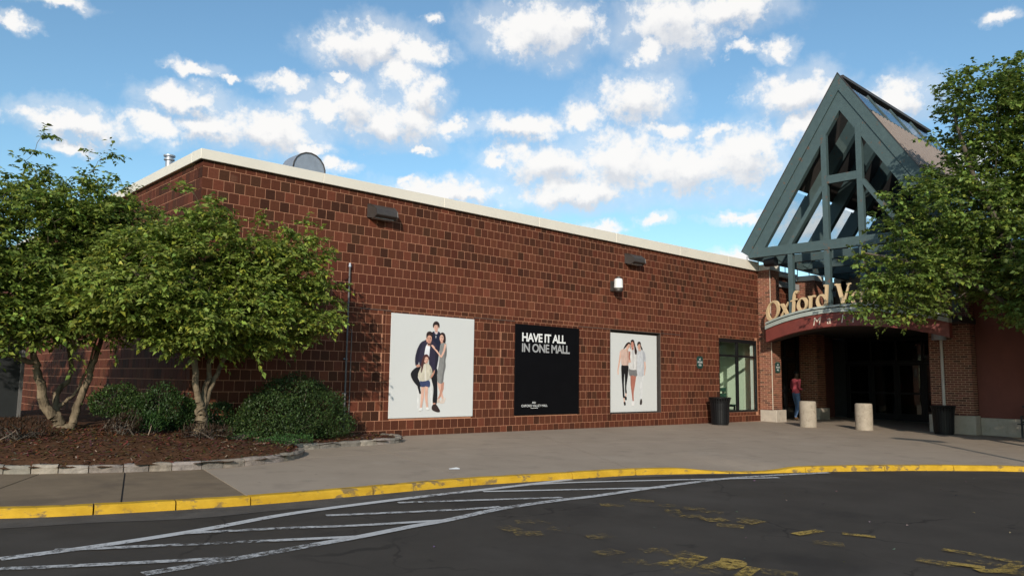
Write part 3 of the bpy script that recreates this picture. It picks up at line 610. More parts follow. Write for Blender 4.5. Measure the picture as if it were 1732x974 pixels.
# recessed panel reveal and window
def frame_rect(name, m, parent, x0, x1, z0, z1, y0, y1, t):
    b = MB(); b.box(x0, x1, y0, y1, z1-t, z1); b.box(x0, x1, y0, y1, z0, z0+t); b.box(x0, x0+t, y0, y1, z0+t, z1-t); b.box(x1-t, x1, y0, y1, z0+t, z1-t); return b.build(name, m, parent)
MB().box(P3[0]+0.002, P3[1]-0.002, 0.15, 0.19, P3[2]+0.002, P3[3]-0.002).build('panel_backing', BRONZE, fwall)
frame_rect('panel_reveal', BRONZE, fwall, P3[0]+0.004, P3[1]-0.004, P3[2]+0.004, P3[3]-0.004, 0.004, 0.13, 0.02)
win = MB(); b = win; x0, x1, z0, z1 = WIN; t = 0.055; e = 0.004
b.box(x0+e, x1-e, 0.02, 0.11, z1-0.12, z1-e); b.box(x0+e, x1-e, 0.02, 0.11, z0+e, z0+0.07); b.box(x0+e, x0+t, 0.02, 0.11, z0+0.07, z1-0.12); b.box(x1-t, x1-e, 0.02, 0.11, z0+0.07, z1-0.12)
xm = x0+1.18; zt = z0+1.86
b.box(xm-0.04, xm+0.04, 0.021, 0.109, z0+0.07, z1-0.12); b.box(x0+t, xm-0.04, 0.022, 0.108, zt-0.035, zt+0.035); b.box(xm+0.04, x1-t, 0.022, 0.108, zt-0.035, zt+0.035)
window = win.build('window_frame', BLACK, mall)
for a, c in ((x0+t, xm-0.04), (xm+0.04, x1-t)):
    for d, f in ((z0+0.07, zt-0.035), (zt+0.035, z1-0.12)): box('window_pane', CLRGLASS, window, a+0.001, c-0.001, 0.062, 0.068, d+0.001, f-0.001)
for a, c in ((x0+t+0.005, x0+t+0.13), (x1-t-0.15, x1-t-0.01)): box('white_jamb_strip', WHITE, window, a, c, 0.13, 0.16, z0+0.07, z1-0.14)
room = MB(); room.box(x0-0.3, x1+0.55, 1.75, 1.85, z0-0.3, z1+0.2); room.box(x1+0.45, x1+0.55, 0.301, 1.749, z0-0.3, z1+0.2); room.box(x0-0.4, x0-0.3, 0.301, 1.749, z0-0.3, z1+0.2)
room.build('lobby_wall', ROOMW, mall)
MB().box(x0-0.3, x1+0.449, 0.301, 1.749, z1+0.02, z1+0.1).build('lobby_ceiling', DKCEIL, mall); MB().box(x0-0.3, x1+0.449, 0.301, 1.749, z0-0.28, z0-0.22).build('lobby_floor', UNDER, mall)
# things in the lobby
ex = thing('fire_extinguisher', 'red fire extinguisher hung on the pale wall behind the window glass', 'fire extinguisher', (17.95, 1.6, 1.35))
MB().lathe((17.95, 1.6, 1.35), [(0.02, 0), (0.085, 0.02), (0.09, 0.06), (0.09, 0.42), (0.07, 0.49), (0.03, 0.53), (0.03, 0.55)], 14).build('cylinder', REDM, ex, smooth=False)
MB().box(17.92, 17.98, 1.57, 1.63, 1.90, 1.95).bar((17.97, 1.6, 1.95), (17.80, 1.55, 2.0), 0.03, 0.02).bar((17.97, 1.6, 1.92), (17.82, 1.55, 1.91), 0.03, 0.015).build('valve_handle', BLACK, ex)
MB().tube([(17.93, 1.58, 1.92), (17.80, 1.55, 1.88), (17.78, 1.56, 1.65), (17.82, 1.58, 1.45)], 0.018, 7).build('hose', BLACK, ex)
MB().box(17.86, 18.04, 1.70, 1.748, 1.40, 1.86).build('wall_bracket', BLACK, ex)
lb = thing('lobby_bench', 'dark green slatted bench inside the lobby behind the window', 'bench', (18.6, 1.2, 0.05))
for z in (0.52, 0.72, 0.92): box('back_slat', GREEN, lb, 18.0, 19.55, 1.30, 1.335, z, z+0.13, 0.005)
for y in (0.86, 1.0, 1.14): box('seat_slat', GREEN, lb, 18.0, 19.55, y, y+0.11, 0.44, 0.475, 0.005)
for x in (18.1, 19.4): MB().box(x, x+0.05, 0.88, 0.93, 0.03, 0.44).box(x, x+0.05, 1.336, 1.376, 0.03, 1.05).box(x, x+0.05, 0.93, 1.336, 0.39, 0.438).build('leg', BLACK, lb)

# brick columns at the entrance
def brick_column(x0, x1, y0, y1, z0, z1, parent, name='brick_column', faces=('w', 's'), red=(0.21, 0.070, 0.040)):
    core = box(name, PALEMORTAR, parent, x0+0.008, x1-0.008, y0+0.008, y1-0.008, z0, z1)
    j = MB(); bh, bl, g = 0.0690, 0.2060, 0.0135; k = 0; z = z0
    rb = random.Random(int(x0*100))
    while z+0.03 < z1:
        h = min(bh, z1-z)-g
        for fc in faces:
            a0, a1 = (y0, y1) if fc in 'we' else (x0, x1); a = a0-(bl/2 if k % 2 else 0)
            while a < a1-0.02:
                l, r_ = max(a, a0), min(a+bl-g, a1)
                if r_-l > 0.02:
                    q = rb.random(); f = rb.uniform(0.75, 1.25) if q > 0.18 else rb.uniform(0.35, 0.6); c = (red[0]*f, red[1]*f*rb.uniform(0.9, 1.1), red[2]*f); p = rb.uniform(-0.001, 0.002)
                    if fc == 'w': v = [(x0-p, l, z), (x0-p, r_, z), (x0-p, r_, z+h), (x0-p, l, z+h)]; n = Vector((1, 0, 0))
                    elif fc == 'e': v = [(x1+p, r_, z), (x1+p, l, z), (x1+p, l, z+h), (x1+p, r_, z+h)]; n = Vector((-1, 0, 0))
                    else: v = [(r_, y0-p, z), (l, y0-p, z), (l, y0-p, z+h), (r_, y0-p, z+h)]; n = Vector((0, 1, 0))
                    v = [Vector(t) for t in v]; vb = [t+n*0.0105 for t in v]
                    j.add(v+vb, [(3, 2, 1, 0), (0, 1, 5, 4), (1, 2, 6, 5), (2, 3, 7, 6), (3, 0, 4, 7)], c)
                a += bl
        z += bh; k += 1
    j.build('bricks', REDBRICK, core, kind='stuff'); return core
C1 = (19.605, 20.26, -0.46, 0.30); C2 = (23.3, 24.0, -0.30, 0.39)
c1 = brick_column(*C1, 0.33, 5.16, mall); box('column_cap', COPING, c1, C1[0]-0.03, C1[1]+0.03, C1[2]-0.03, C1[3], 5.163, 5.36, 0.006)
box('base_block', BLOCK, c1, C1[0]+0.02, C1[1]+0.06, C1[2]-0.12, 0.2, -0.4, 0.325, 0.015)
box('control_joint', CREAM, c1, C1[0]-0.012, C1[0]+0.012, -0.470, -0.455, 0.33, 5.15)
c2 = brick_column(*C2, 0.33, 5.16, mall); box('column_cap', COPING, c2, C2[0]-0.03, C2[1]+0.03, C2[2]-0.03, C2[3], 5.163, 5.36, 0.006)
box('base_block', BLOCK, c2, C2[0]-0.05, C2[1]+0.05, C2[2]-0.10, 0.3, -0.4, 0.325, 0.015)
C3 = (20.75, 21.45, -6.30, -5.12)
c3 = brick_column(*C3, 0.36, 5.3, mall, red=(0.17, 0.06, 0.038)); box('base_block', BLOCK, c3, C3[0]-0.08, C3[1]+0.05, C3[2]-0.05, C3[3]+0.06, -0.5, 0.355, 0.015)
# recessed upper wall between the columns and past them
core = box('recess_wall', MORTAR, mall, 20.27, 27.0, 0.3945, 0.60, 3.1, 5.2); j = MB(); rr = random.Random(4)
for k in range(14, 24):
    if k < 15: continue
    z0, z1 = zk(k), min(zk(k+1), 5.19); x = 20.27+(0.1 if k % 2 else 0)
    while x < 26.9:
        v, f = brick_mesh(None, 'y'); c = tcol(18, rr); sz = (z1-z0-G)/(U-G)
        j.add([(p[0]+x+U/2, p[1]+0.390, p[2]*sz+(z0+z1)/2) for p in v], f, c); x += U
j.build('bricks', TILE, core, kind='stuff')
for a, b in ((20.29, 23.26), (24.04, 27.0)): box('coping', COPING, mall, a, b, 0.33, 0.75, 5.21, 5.42, 0.006)
# doors in the recess, back entry wall with doors, soffit, wing wall
def door_set(name, axis, c, a0, a1, n, z0, z1, parent):
    """glazed doors in the plane axis=c, from a0 to a1"""
    w = (a1-a0)/n; fr = MB(); t = 0.06
    def B(m, l, r_, zz0, zz1, d0, d1):
        (m.box(l, r_, c+d0, c+d1, zz0, zz1) if axis == 'y' else m.box(c+d0, c+d1, l, r_, zz0, zz1))
    B(fr, a0, a1, z1-0.1, z1, 0, 0.1); zt = z0+2.2; B(fr, a0, a1, zt, zt+0.09, 0.001, 0.099)
    for i in range(n+1): a = a0+i*w; B(fr, a-t/2, a+t/2, z0, zt, 0.002, 0.098); B(fr, a-t/2, a+t/2, zt+0.09, z1-0.1, 0.002, 0.098)
    o = fr.build(name, BLACK, parent)
    for i in range(n):
        l, r_ = a0+i*w+t/2+0.004, a0+(i+1)*w-t/2-0.004
        d = MB(); B(d, l, l+0.08, z0+0.01, zt-0.01, 0.02, 0.075); B(d, r_-0.08, r_, z0+0.01, zt-0.01, 0.02, 0.075); B(d, l+0.08, r_-0.08, zt-0.1, zt-0.01, 0.02, 0.075); B(d, l+0.08, r_-0.08, z0+0.01, z0+0.25, 0.02, 0.075); B(d, l+0.08, r_-0.08, z0+1.0, z0+1.07, -0.03, 0.02)
        d.build('door_leaf', BLACK, o)
        g = MB(); B(g, l+0.082, r_-0.082, z0+0.252, zt-0.102, 0.044, 0.05); g.build('door_pane', DKGLASS, o); g = MB(); B(g, l, r_, zt+0.092, z1-0.102, 0.044, 0.05); g.build('transom_pane', DKGLASS, o)
    return o
door_set('entrance_doors', 'y', 0.42, 20.30, 23.28, 3, -0.08, 3.05, mall)
door_set('entrance_doors', 'x', 26.3, -5.9, -0.1, 6, -0.12, 3.05, mall)
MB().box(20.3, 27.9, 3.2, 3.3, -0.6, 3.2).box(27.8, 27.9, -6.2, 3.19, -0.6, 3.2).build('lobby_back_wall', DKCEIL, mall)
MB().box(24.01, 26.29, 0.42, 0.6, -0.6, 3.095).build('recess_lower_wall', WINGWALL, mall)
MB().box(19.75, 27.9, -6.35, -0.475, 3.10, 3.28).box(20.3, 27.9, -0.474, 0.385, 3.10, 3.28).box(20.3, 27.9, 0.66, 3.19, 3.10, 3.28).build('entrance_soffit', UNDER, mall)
MB().box(26.5, 26.8, -6.9, 0.38, 3.29, 5.6).build('rear_block_wall', TANWALL, mall)
MB().box(21.46, 26.29, -6.30, -6.0, -0.6, 5.3).build('entrance_side_wall', WINGWALL, mall)
ww = MB().box(21.15, 21.5, -26, -6.31, 0.30, 5.3).build('wing_wall', WINGWALL, mall)
box('wing_plinth', BLOCK, ww, 21.09, 21.49, -26, -6.36, -0.7, 0.297, 0.01); box('wing_coping', COPING, ww, 21.08, 21.56, -26, -6.32, 5.303, 5.5, 0.006)
# entrance apron inside the canopy
MB().box(27.01, 27.79, -6.3, 3.1, -0.5, -0.13).box(20.3, 27, 0.45, 3.1, -0.5, -0.085).build('lobby_tile_floor', UNDER, mall)

# ---------------------------------------------------------------- entrance canopy: steel gable facing left along the wall, ridge running away
can = thing('entrance_canopy', 'teal steel gabled canopy with skylights and tan ribbed roof over the entrance', 'canopy', (22.5, -3.47, 3.3))
XF, YC, HW, ZE, ZA = 18.8, -3.47, 3.43, 5.80, 11.05; XR = 26.6
sl = Vector((0, HW, -(ZA-ZE))); SLN = sl.length; sdir = sl.normalized()
def slope(side, t, x, n=0.0):      # point on the roof slope, t from ridge 0 to eave 1, n out from the plane
    y = YC+side*HW*t; z = ZA-(ZA-ZE)*t; nx = Vector((0, side*(ZA-ZE), HW)).normalized(); return Vector((x, y, z))+nx*n
def rafter(name, x0, x1, side, t0, t1, n0, n1, m, parent=can):
    mitre = t0 is None    # both sides meet on the centre line
    v = [slope(side, -n*(ZA-ZE)/SLN/HW if (mitre and t is None) else t, x, n) for t in (t0, t1) for x in (x0, x1) for n in (n0, n1)]
    f = [(0, 1, 3, 2), (4, 6, 7, 5), (0, 4, 5, 1), (2, 3, 7, 6), (0, 2, 6, 4), (1, 5, 7, 3)]
    return MB().add(v, f).build(name, m, parent)
for side in (1, -1):
    rk = rafter('rake_fascia', XF-0.10, XF+0.06, side, None, 1.02, -0.24, 0.06, TEAL)
    rafter('inner_rake', XF-0.06, XF+0.12, side, None, 0.985, -0.60, -0.25, TEAL)
    rafter('flashing_line', XF-0.115, XF-0.09, side, None, 1.02, 0.061, 0.085, BRONZE, rk)
zb = 5.64
MB().box(XF-0.09, XF+0.10, YC-HW+0.12, YC+HW-0.12, zb-0.15, zb+0.16).build('tie_beam', TEAL, can)
for y in (-2.91, -4.03):
    MB().box(XF-0.07, XF+0.09, y-0.09, y+0.09, zb+0.165, 9.35).build('gable_post', TEAL, can)
    MB().box(XF-0.07, XF+0.09, y-0.09, y+0.09, 3.3, zb-0.155).build('lower_post', TEAL, can)
for y in (-1.67, -5.27, YC-HW+0.35): MB().box(XF-0.07, XF+0.09, y-0.08, y+0.08, 3.3, zb-0.155).build('lower_post', TEAL, can)
MB().box(XF-0.06, XF+0.08, -4.03+0.092, -2.91-0.092, 7.62, 7.88).build('cross_bar', TEAL, can)
for s_, y in ((1, -2.91), (-1, -4.03)): MB().bar((XF+0.01, y+s_*0.08, 7.55), (XF+0.01, y+s_*1.27, zb+0.14), 0.13, 0.17, up=(1, 0, 0)).build('brace', TEAL, can)
XB = [XF+0.3, 20.7, 22.6, 24.5, XR]
for x in XB[1:]:
    for side in (1, -1): rafter('rafter', x-0.12, x+0.12, side, 0.06, 1.0, -0.50, -0.06, TEAL)
    MB().box(x-0.08, x+0.08, YC-HW+0.2, YC+HW-0.2, zb-0.14, zb+0.14).build('tie_beam', TEAL, can)
MB().box(XF+0.11, XR, YC+HW-0.22, YC+HW-0.04, zb-0.16, zb+0.14).build('eave_beam', TEAL, can)
MB().box(XF+0.11, XR, YC-HW+0.04, YC-HW+0.22, zb-0.16, zb+0.14).build('eave_beam', TEAL, can)
for y in (0.0, YC-HW+0.13): MB().box(XR-0.1, XR+0.1, y-0.12, y+0.08, 3.3, zb-0.17).build('rear_post', TEAL, can)
# roof panels: ribbed sheets in the middle of each slope, glass above and below
def ribbed(side, t0, t1):
    b = MB(); x = XF+0.07; p = 0.30; pr = []
    while x < XR+0.1: pr += [(x, 0.0), (x+p*0.62, 0.0), (x+p*0.68, 0.075), (x+p*0.94, 0.075)]; x += p
    for (xa, na), (xb, nb) in zip(pr[:-1], pr[1:]): b.face([slope(side, t0, xa, na), slope(side, t1, xa, na), slope(side, t1, xb, nb), slope(side, t0, xb, nb)])
    return b.build('ribbed_roof_sheet', ROOFTAN, can)
ribbed(-1, 0.25, 0.63); ribbed(1, 0.02, 0.60)
rafter('soffit_board', XF+0.13, XR, -1, 0.25, 0.63, -0.05, -0.02, UNDER); rafter('soffit_board', XF+0.13, XR, 1, 0.02, 0.60, -0.05, -0.02, UNDER)
for side, bands in ((-1, ((0.03, 0.235), (0.645, 0.985))), (1, ((0.615, 0.985),))):
    for t0, t1 in bands:
        for a, c in zip(XB[:-1], XB[1:]):
            rafter('skylight_pane', a+0.04, c-0.04, side, t0, t1, 0.0, 0.012, SKYGLASS); rafter('glazing_bar', c-0.035, c+0.035, side, t0, t1, -0.02, 0.05, TEAL)
        rafter('glazing_bar', XF+0.07, XR, side, t1, t1+0.012, -0.03, 0.06, TEAL)
MB().add([(XR+0.02, YC-HW+0.2, zb+0.15), (XR+0.02, YC+HW-0.2, zb+0.15), (XR+0.02, YC, ZA-0.3), (XR+0.08, YC-HW+0.2, zb+0.15), (XR+0.08, YC+HW-0.2, zb+0.15), (XR+0.08, YC, ZA-0.3)], [(0, 1, 2), (5, 4, 3), (0, 3, 4, 1), (1, 4, 5, 2), (2, 5, 3, 0)]).build('rear_gable_panel', UNDER, can)
MB().bar((XF+0.07, YC, ZA+0.04), (XR+0.1, YC, ZA+0.04), 0.22, 0.09).build('ridge_cap', BRONZE, can)
# thin rail along the parapet by the canopy
MB().tube([(18.95, 0.02, 3.6+1.2), (18.95, 0.02, 5.6), (19.35, 0.0, 5.62)], 0.014, 6).build('conduit', GALV, can)
rl = MB().tube([(19.4, 0.1, 5.62), (26.4, 0.5, 5.62)], 0.02, 6)
for x in (19.9, 21, 22.1, 23.2, 24.3, 25.4): rl.tube([(x, 0.1+0.4*(x-19.4)/7, 5.37), (x, 0.1+0.4*(x-19.4)/7, 5.62)], 0.016, 6)
rl.build('parapet_rail', BRONZE, can)
MB().tube([(19.05, -0.6, 5.32), (19.05, -1.0, 5.34)], [0.13, 0.17], 12).build('floodlight', BLACK, can)

# ---------------------------------------------------------------- arched entrance sign
sg = thing('entrance_sign', 'arched red sign with cream letters spanning the entrance under the canopy', 'sign', (18.7, YC, 2.6))
YA, YB = -0.62, -6.30
def arch(t): # t 0 left (near wall) .. 1 right
    s = 2*t-1; return 18.95-0.42*(1-s*s), lerp(YA, YB, t), 2.60+0.43*(1-s*s)
NS = 28
def band(name, z0, z1, d0, d1, m):
    b = MB(); rows = []
    for i in range(NS+1):
        x, y, z = arch(i/NS); rows.append([(x-d0, y, z+z0), (x-d0, y, z+z1), (x+d1, y, z+z1), (x+d1, y, z+z0)])
    for r0, r1 in zip(rows[:-1], rows[1:]):
        for k in range(4): b.face([r0[k], r0[(k+1) % 4], r1[(k+1) % 4], r1[k]])
    b.face(rows[0][::-1]); b.face(rows[-1]); return b.build(name, m, sg)
band('red_band', 0.0, 0.43, 0.0, 0.25, SIGNRED); band('trim', 0.432, 0.56, 0.05, 0.25, SIGNTRIM); band('shadow_gap', 0.562, 0.60, -0.04, 0.22, BLACK); band('upper_trim', 0.602, 0.665, 0.03, 0.2, SIGNTRIM)
b = MB()
for i in range(NS):
    q = [arch(i/NS), arch((i+1)/NS)]; b.face([(q[0][0]+0.2, q[0][1], q[0][2]+0.02), (q[1][0]+0.2, q[1][1], q[1][2]+0.02), (19.6, q[1][1], q[1][2]+0.02), (19.6, q[0][1], q[0][2]+0.02)])
b.build('underside', UNDER, sg)
def pen(pts, closed=False, th=R(28), w=0.15, mn=0.035, z=0.0):
    """broad-nib pen stroke in glyph space -> list of quads"""
    nib = Vector((math.cos(th), math.sin(th)))*w/2; P = [Vector(p) for p in pts]; out = []
    if closed: P = P+[P[0]]
    offs = []
    for i in range(len(P)):
        a = P[i-1] if i > 0 else (P[-2] if closed else P[0]); c = P[i+1] if i < len(P)-1 else (P[1] if closed else P[-1]); d = (c-a).normalized(); n = Vector((-d.y, d.x))
        offs.append(n*max(mn, abs(nib.dot(n))))
    for i in range(len(P)-1): out.append((P[i]-offs[i], P[i+1]-offs[i+1], P[i+1]+offs[i+1], P[i]+offs[i]))
    return out
def ell(cx, cy, rx, ry, a0=0, a1=360, n=22, rot=0):
    o = []
    for k in range(n+(0 if a1-a0 >= 360 else 1)):
        t = R(a0+(a1-a0)*k/n); x, y = rx*math.cos(t), ry*math.sin(t); o.append((cx+x*math.cos(rot)-y*math.sin(rot), cy+x*math.sin(rot)+y*math.cos(rot)))
    return o
def glyph(ch):
    S = []
    if ch == 'O': S.append(pen(ell(0.42, 0.47, 0.37, 0.45), True, R(20), 0.17)); w = 0.86
    if ch == 'x': S += [pen([(0.02, 0.60), (0.12, 0.58), (0.40, 0.03), (0.52, 0.02)]), pen([(0.50, 0.60), (0.03, 0.0)], w=0.10)]; w = 0.54
    if ch == 'f': S += [pen(smooth_line([(0.48, 0.93), (0.40, 1.0), (0.29, 0.93), (0.24, 0.7), (0.18, 0.0)], 5), mn=0.055), pen([(0.06, 0.60), (0.42, 0.62)], mn=0.035)]; w = 0.40
    if ch == 'o': S.append(pen(ell(0.27, 0.30, 0.235, 0.29), True)); w = 0.56
    if ch == 'r': S += [pen([(0.02, 0.57), (0.14, 0.6), (0.10, 0.0)], mn=0.06), pen(smooth_line([(0.12, 0.36), (0.24, 0.56), (0.40, 0.56)], 5), mn=0.045)]; w = 0.42
    if ch == 'd': S += [pen(ell(0.25, 0.28, 0.22, 0.28), True), pen([(0.40, 0.98), (0.54, 1.0), (0.46, 0.02), (0.56, 0.0)], mn=0.06)]; w = 0.60
    if ch == 'V': S += [pen([(0.0, 0.95), (0.10, 0.95), (0.32, 0.0)], w=0.17, mn=0.07), pen([(0.62, 0.95), (0.32, 0.0)], w=0.11, mn=0.04), pen([(-0.06, 0.96), (0.2, 0.96)], mn=0.03), pen([(0.5, 0.96), (0.72, 0.96)], mn=0.03)]; w = 0.66
    if ch == 'a': S += [pen(ell(0.25, 0.28, 0.21, 0.27), True), pen([(0.48, 0.58), (0.44, 0.04), (0.54, 0.0)], mn=0.06)]; w = 0.58
    if ch == 'l': S += [pen([(0.08, 0.98), (0.20, 1.0), (0.12, 0.0)], mn=0.06)]; w = 0.26
    if ch == 'e': S += [pen(smooth_line([(0.06, 0.30), (0.42, 0.36), (0.36, 0.54), (0.22, 0.57), (0.06, 0.4), (0.08, 0.12), (0.24, 0.02), (0.44, 0.1)], 5), mn=0.04)]; w = 0.48
    if ch == 'y': S += [pen([(0.04, 0.6), (0.12, 0.58), (0.30, 0.04)]), pen([(0.52, 0.6), (0.30, 0.04), (0.10, -0.26)], w=0.10, mn=0.04)]; w = 0.52
    return S, w
def arch_letters(text, s, t_start, lift, d0, depth, m, gap, only_front=False):
    total = abs(YB-YA); t = t_start
    for ch in text:
        if ch == ' ': t += s*0.36/total; continue
        S, w = glyph(ch); tm = t+s*w/2/total
        x, y, z = arch(tm); e = 0.01; p0, p1 = Vector(arch(tm-e)), Vector(arch(tm+e)); right = (p1-p0).normalized(); up = Vector((0, 0, 1)); fwd = Vector((-1, 0, 0)); fwd = (fwd-right*fwd.dot(right)).normalized()
        b = MB()
        for si, st_ in enumerate(S):
            for q in st_:
                F = [Vector((x, y, z+lift))+right*(p.x-w/2)*s+up*p.y*s+fwd*(d0+0.002*si) for p in q]; B_ = [p-fwd*depth for p in F]
                b.add(F+B_, [(0, 1, 2, 3), (7, 6, 5, 4), (0, 4, 5, 1), (1, 5, 6, 2), (2, 6, 7, 3), (3, 7, 4, 0)])
        b.build('letter', m, sg); t += s*(w+gap)/total
arch_letters('Oxford Valley', 0.66, 0.005, 0.655, 0.0, 0.07, GOLD, 0.035)
def text_mesh(body, size, bold=0.0, shear=0.0, space=1.0):
    c = bpy.data.curves.new('lettering', 'FONT'); c.body = body; c.size = size; c.offset = bold; c.shear = shear; c.space_character = space; c.resolution_u = 4
    o = bpy.data.objects.new('lettering', c); COL.objects.link(o); dg = bpy.context.evaluated_depsgraph_get(); dg.update(); me = bpy.data.meshes.new_from_object(o.evaluated_get(dg)); bpy.data.objects.remove(o); bpy.data.curves.remove(c)
    v = np.array([tuple(p.co)[:2] for p in me.vertices]); f = [tuple(p.vertices) for p in me.polygons]; bpy.data.meshes.remove(me); return v, f
for ch, t in (('M', 0.35), ('a', 0.42), ('l', 0.495), ('l', 0.555)):
    v, f = text_mesh(ch, 0.36, 0.0, 0.18); x, y, z = arch(t); e = 0.01; right = (Vector(arch(t+e))-Vector(arch(t-e))).normalized(); c0 = v.mean(0)[0]
    MB().add([Vector((x-0.008, y, z+0.09))+right*(p[0]-c0)+Vector((0, 0, p[1])) for p in v], f).build('small_letter', CREAM, sg)

# ================================================================ POSTERS
def homog(src):
    """map from picture corners TL,TR,BR,BL to the unit square"""
    A = []; bb = []
    for (x, y), (u, v) in zip(src, ((0, 0), (1, 0), (1, 1), (0, 1))):
        A += [[x, y, 1, 0, 0, 0, -u*x, -u*y], [0, 0, 0, x, y, 1, -v*x, -v*y]]; bb += [u, v]
    h = np.linalg.solve(np.array(A, float), np.array(bb, float))
    return lambda x, y: ((h[0]*x+h[1]*y+h[2])/(h[6]*x+h[7]*y+1), (h[3]*x+h[4]*y+h[5])/(h[6]*x+h[7]*y+1))
def blob(cx, cy, rx, ry, n=14, rot=0): return ell(cx, cy, rx, ry, n=n, rot=rot)
def draw_print(poster, rect, yfront, shapes, H, name='printed_figures'):
    """flat printed picture: coloured outlines laid on the poster sheet, each a fraction of a millimetre over the last"""
    b = MB()
    for i, (rgb, pts) in enumerate(shapes):
        pts = [H(*p) for p in pts]; y = yfront-0.0012-0.00025*i
        w = [(lerp(rect[0], rect[1], u), y, lerp(rect[3], rect[2], v)) for u, v in pts]
        b.face(w, lin(rgb))
    bm_o = b.build(name, PRINT, poster)
    bm = bmesh.new(); bm.from_mesh(bm_o.data); bmesh.ops.triangulate(bm, faces=bm.faces[:]); bm.to_mesh(bm_o.data); bm.free()
def sml(pts, per=4): # smooth closed outline
    P = pts; n = len(P); out = []
    for i in range(n):
        p0, p1, p2, p3 = P[i-1], P[i], P[(i+1) % n], P[(i+2) % n]
        for k in range(per):
            t = k/per; out.append(tuple(0.5*((2*p1[j])+(-p0[j]+p2[j])*t+(2*p0[j]-5*p1[j]+4*p2[j]-p3[j])*t*t+(-p0[j]+3*p1[j]-3*p2[j]+p3[j])*t**3) for j in (0, 1)))
    return out
SK = (222, 176, 156); SKD = (190, 138, 118); SKT = (170, 108, 92)
def head(shapes, cx, cy, rx, ry, skin, hair, lean=0.0):
    shapes.append((skin, blob(cx, cy, rx, ry, 16, lean)))
    shapes.append((tuple(int(v*0.88) for v in skin), [(cx+rx*0.35, cy-ry*0.5), (cx+rx*0.92, cy-ry*0.1), (cx+rx*0.7, cy+ry*0.6), (cx+rx*0.2, cy+ry*0.95), (cx+rx*0.45, cy+ry*0.3)]))
    for s in (-1, 1):
        shapes.append((hair, [(cx+s*rx*0.18, cy-ry*0.22), (cx+s*rx*0.62, cy-ry*0.24), (cx+s*rx*0.55, cy-ry*0.16), (cx+s*rx*0.22, cy-ry*0.15)]))
        shapes.append(((60, 40, 36), blob(cx+s*rx*0.40, cy-ry*0.02, rx*0.14, ry*0.055, 8)))
    shapes.append((tuple(int(v*0.82) for v in skin), [(cx, cy+ry*0.02), (cx+rx*0.14, cy+ry*0.28), (cx-rx*0.14, cy+ry*0.28)]))
    shapes.append(((178, 92, 88), blob(cx, cy+ry*0.52, rx*0.34, ry*0.085, 8)))
def limb(pts, w):
    L_, R_ = [], []
    for i, p in enumerate(pts):
        a = Vector(pts[max(i-1, 0)]); c = Vector(pts[min(i+1, len(pts)-1)]); d = (c-a).normalized(); n = Vector((-d.y, d.x))*w[i]/2; L_.append((p[0]+n.x, p[1]+n.y)); R_.append((p[0]-n.x, p[1]-n.y))
    return L_+R_[::-1]
# poster with a family of four
def sheet(name, m, rect, y0, y1, label):
    o = MB().box(rect[0], rect[1], y0, y1, rect[2], rect[3]).build(name, m, None, bevel=0.003); return tag(o, label, 'poster')
po1 = sheet('wall_poster', WHITEP, P1, -0.028, -0.004, 'large white poster of a seated man with woman, boy and girl')
H1 = homog(((110, 40), (790, 95), (770, 885), (75, 905)))
S = []
HB = (46, 30, 28)
# stool
S.append(((226, 226, 224), limb([(322, 600), (318, 820)], [12, 10]))); S.append(((226, 226, 224), limb([(425, 590), (432, 800)], [14, 10]))); S.append(((214, 214, 212), sml([(318, 560), (430, 555), (440, 600), (320, 605)])))
# boy behind
S.append(((28, 30, 52), sml([(440, 205), (462, 193), (495, 195), (508, 215), (512, 300), (500, 350), (470, 520), (440, 520), (432, 300)])))
S.append(((235, 232, 232), [(458, 196), (490, 198), (480, 215), (468, 214)])); S.append(((170, 40, 44), [(460, 203), (488, 205), (486, 209), (461, 207)])); S.append(((225, 225, 228), [(470, 226), (474, 226), (473, 246), (469, 246)]))
S.append((SKD, [(464, 180), (486, 182), (484, 200), (466, 198)])); head(S, 473, 156, 21, 30, SK, HB, 0.05)
S.append((HB, sml([(448, 160), (446, 138), (456, 118), (475, 110), (494, 120), (502, 142), (498, 165), (492, 158), (486, 144), (470, 140), (458, 146), (453, 160)])))
# woman in grey dress
S.append((HB, sml([(505, 215), (525, 202), (543, 212), (551, 240), (550, 278), (538, 290), (520, 270)])))
S.append((SKD, [(508, 262), (528, 265), (530, 292), (510, 292)]))
S.append((SK, limb([(492, 606), (500, 650), (518, 720), (524, 742)], [26, 24, 17, 14]))); S.append((SKD, limb([(522, 606), (520, 660), (500, 720), (482, 752)], [26, 23, 16, 12])))
S.append(((205, 186, 172), sml([(470, 772), (480, 745), (494, 742), (500, 768), (490, 774)]))); S.append(((216, 200, 188), sml([(500, 778), (512, 748), (540, 734), (547, 742), (535, 776), (515, 781)])))
S.append(((137, 136, 134), sml([(508, 298), (530, 286), (552, 290), (558, 330), (558, 380), (548, 430), (549, 480), (535, 540), (524, 612), (484, 608), (478, 540), (492, 470), (498, 420), (500, 350)])))
S.append(((112, 111, 110), sml([(545, 300), (558, 335), (556, 385), (546, 430), (547, 480), (532, 545), (522, 608), (512, 606), (526, 520), (536, 440), (540, 370)])))
head(S, 518, 246, 17, 33, SK, HB, 0.12)
S.append((HB, sml([(502, 232), (506, 212), (524, 201), (542, 212), (550, 242), (546, 286), (536, 278), (534, 244), (526, 224), (512, 220)])))
S.append((SK, limb([(548, 296), (536, 352), (512, 404)], [16, 16, 13])))
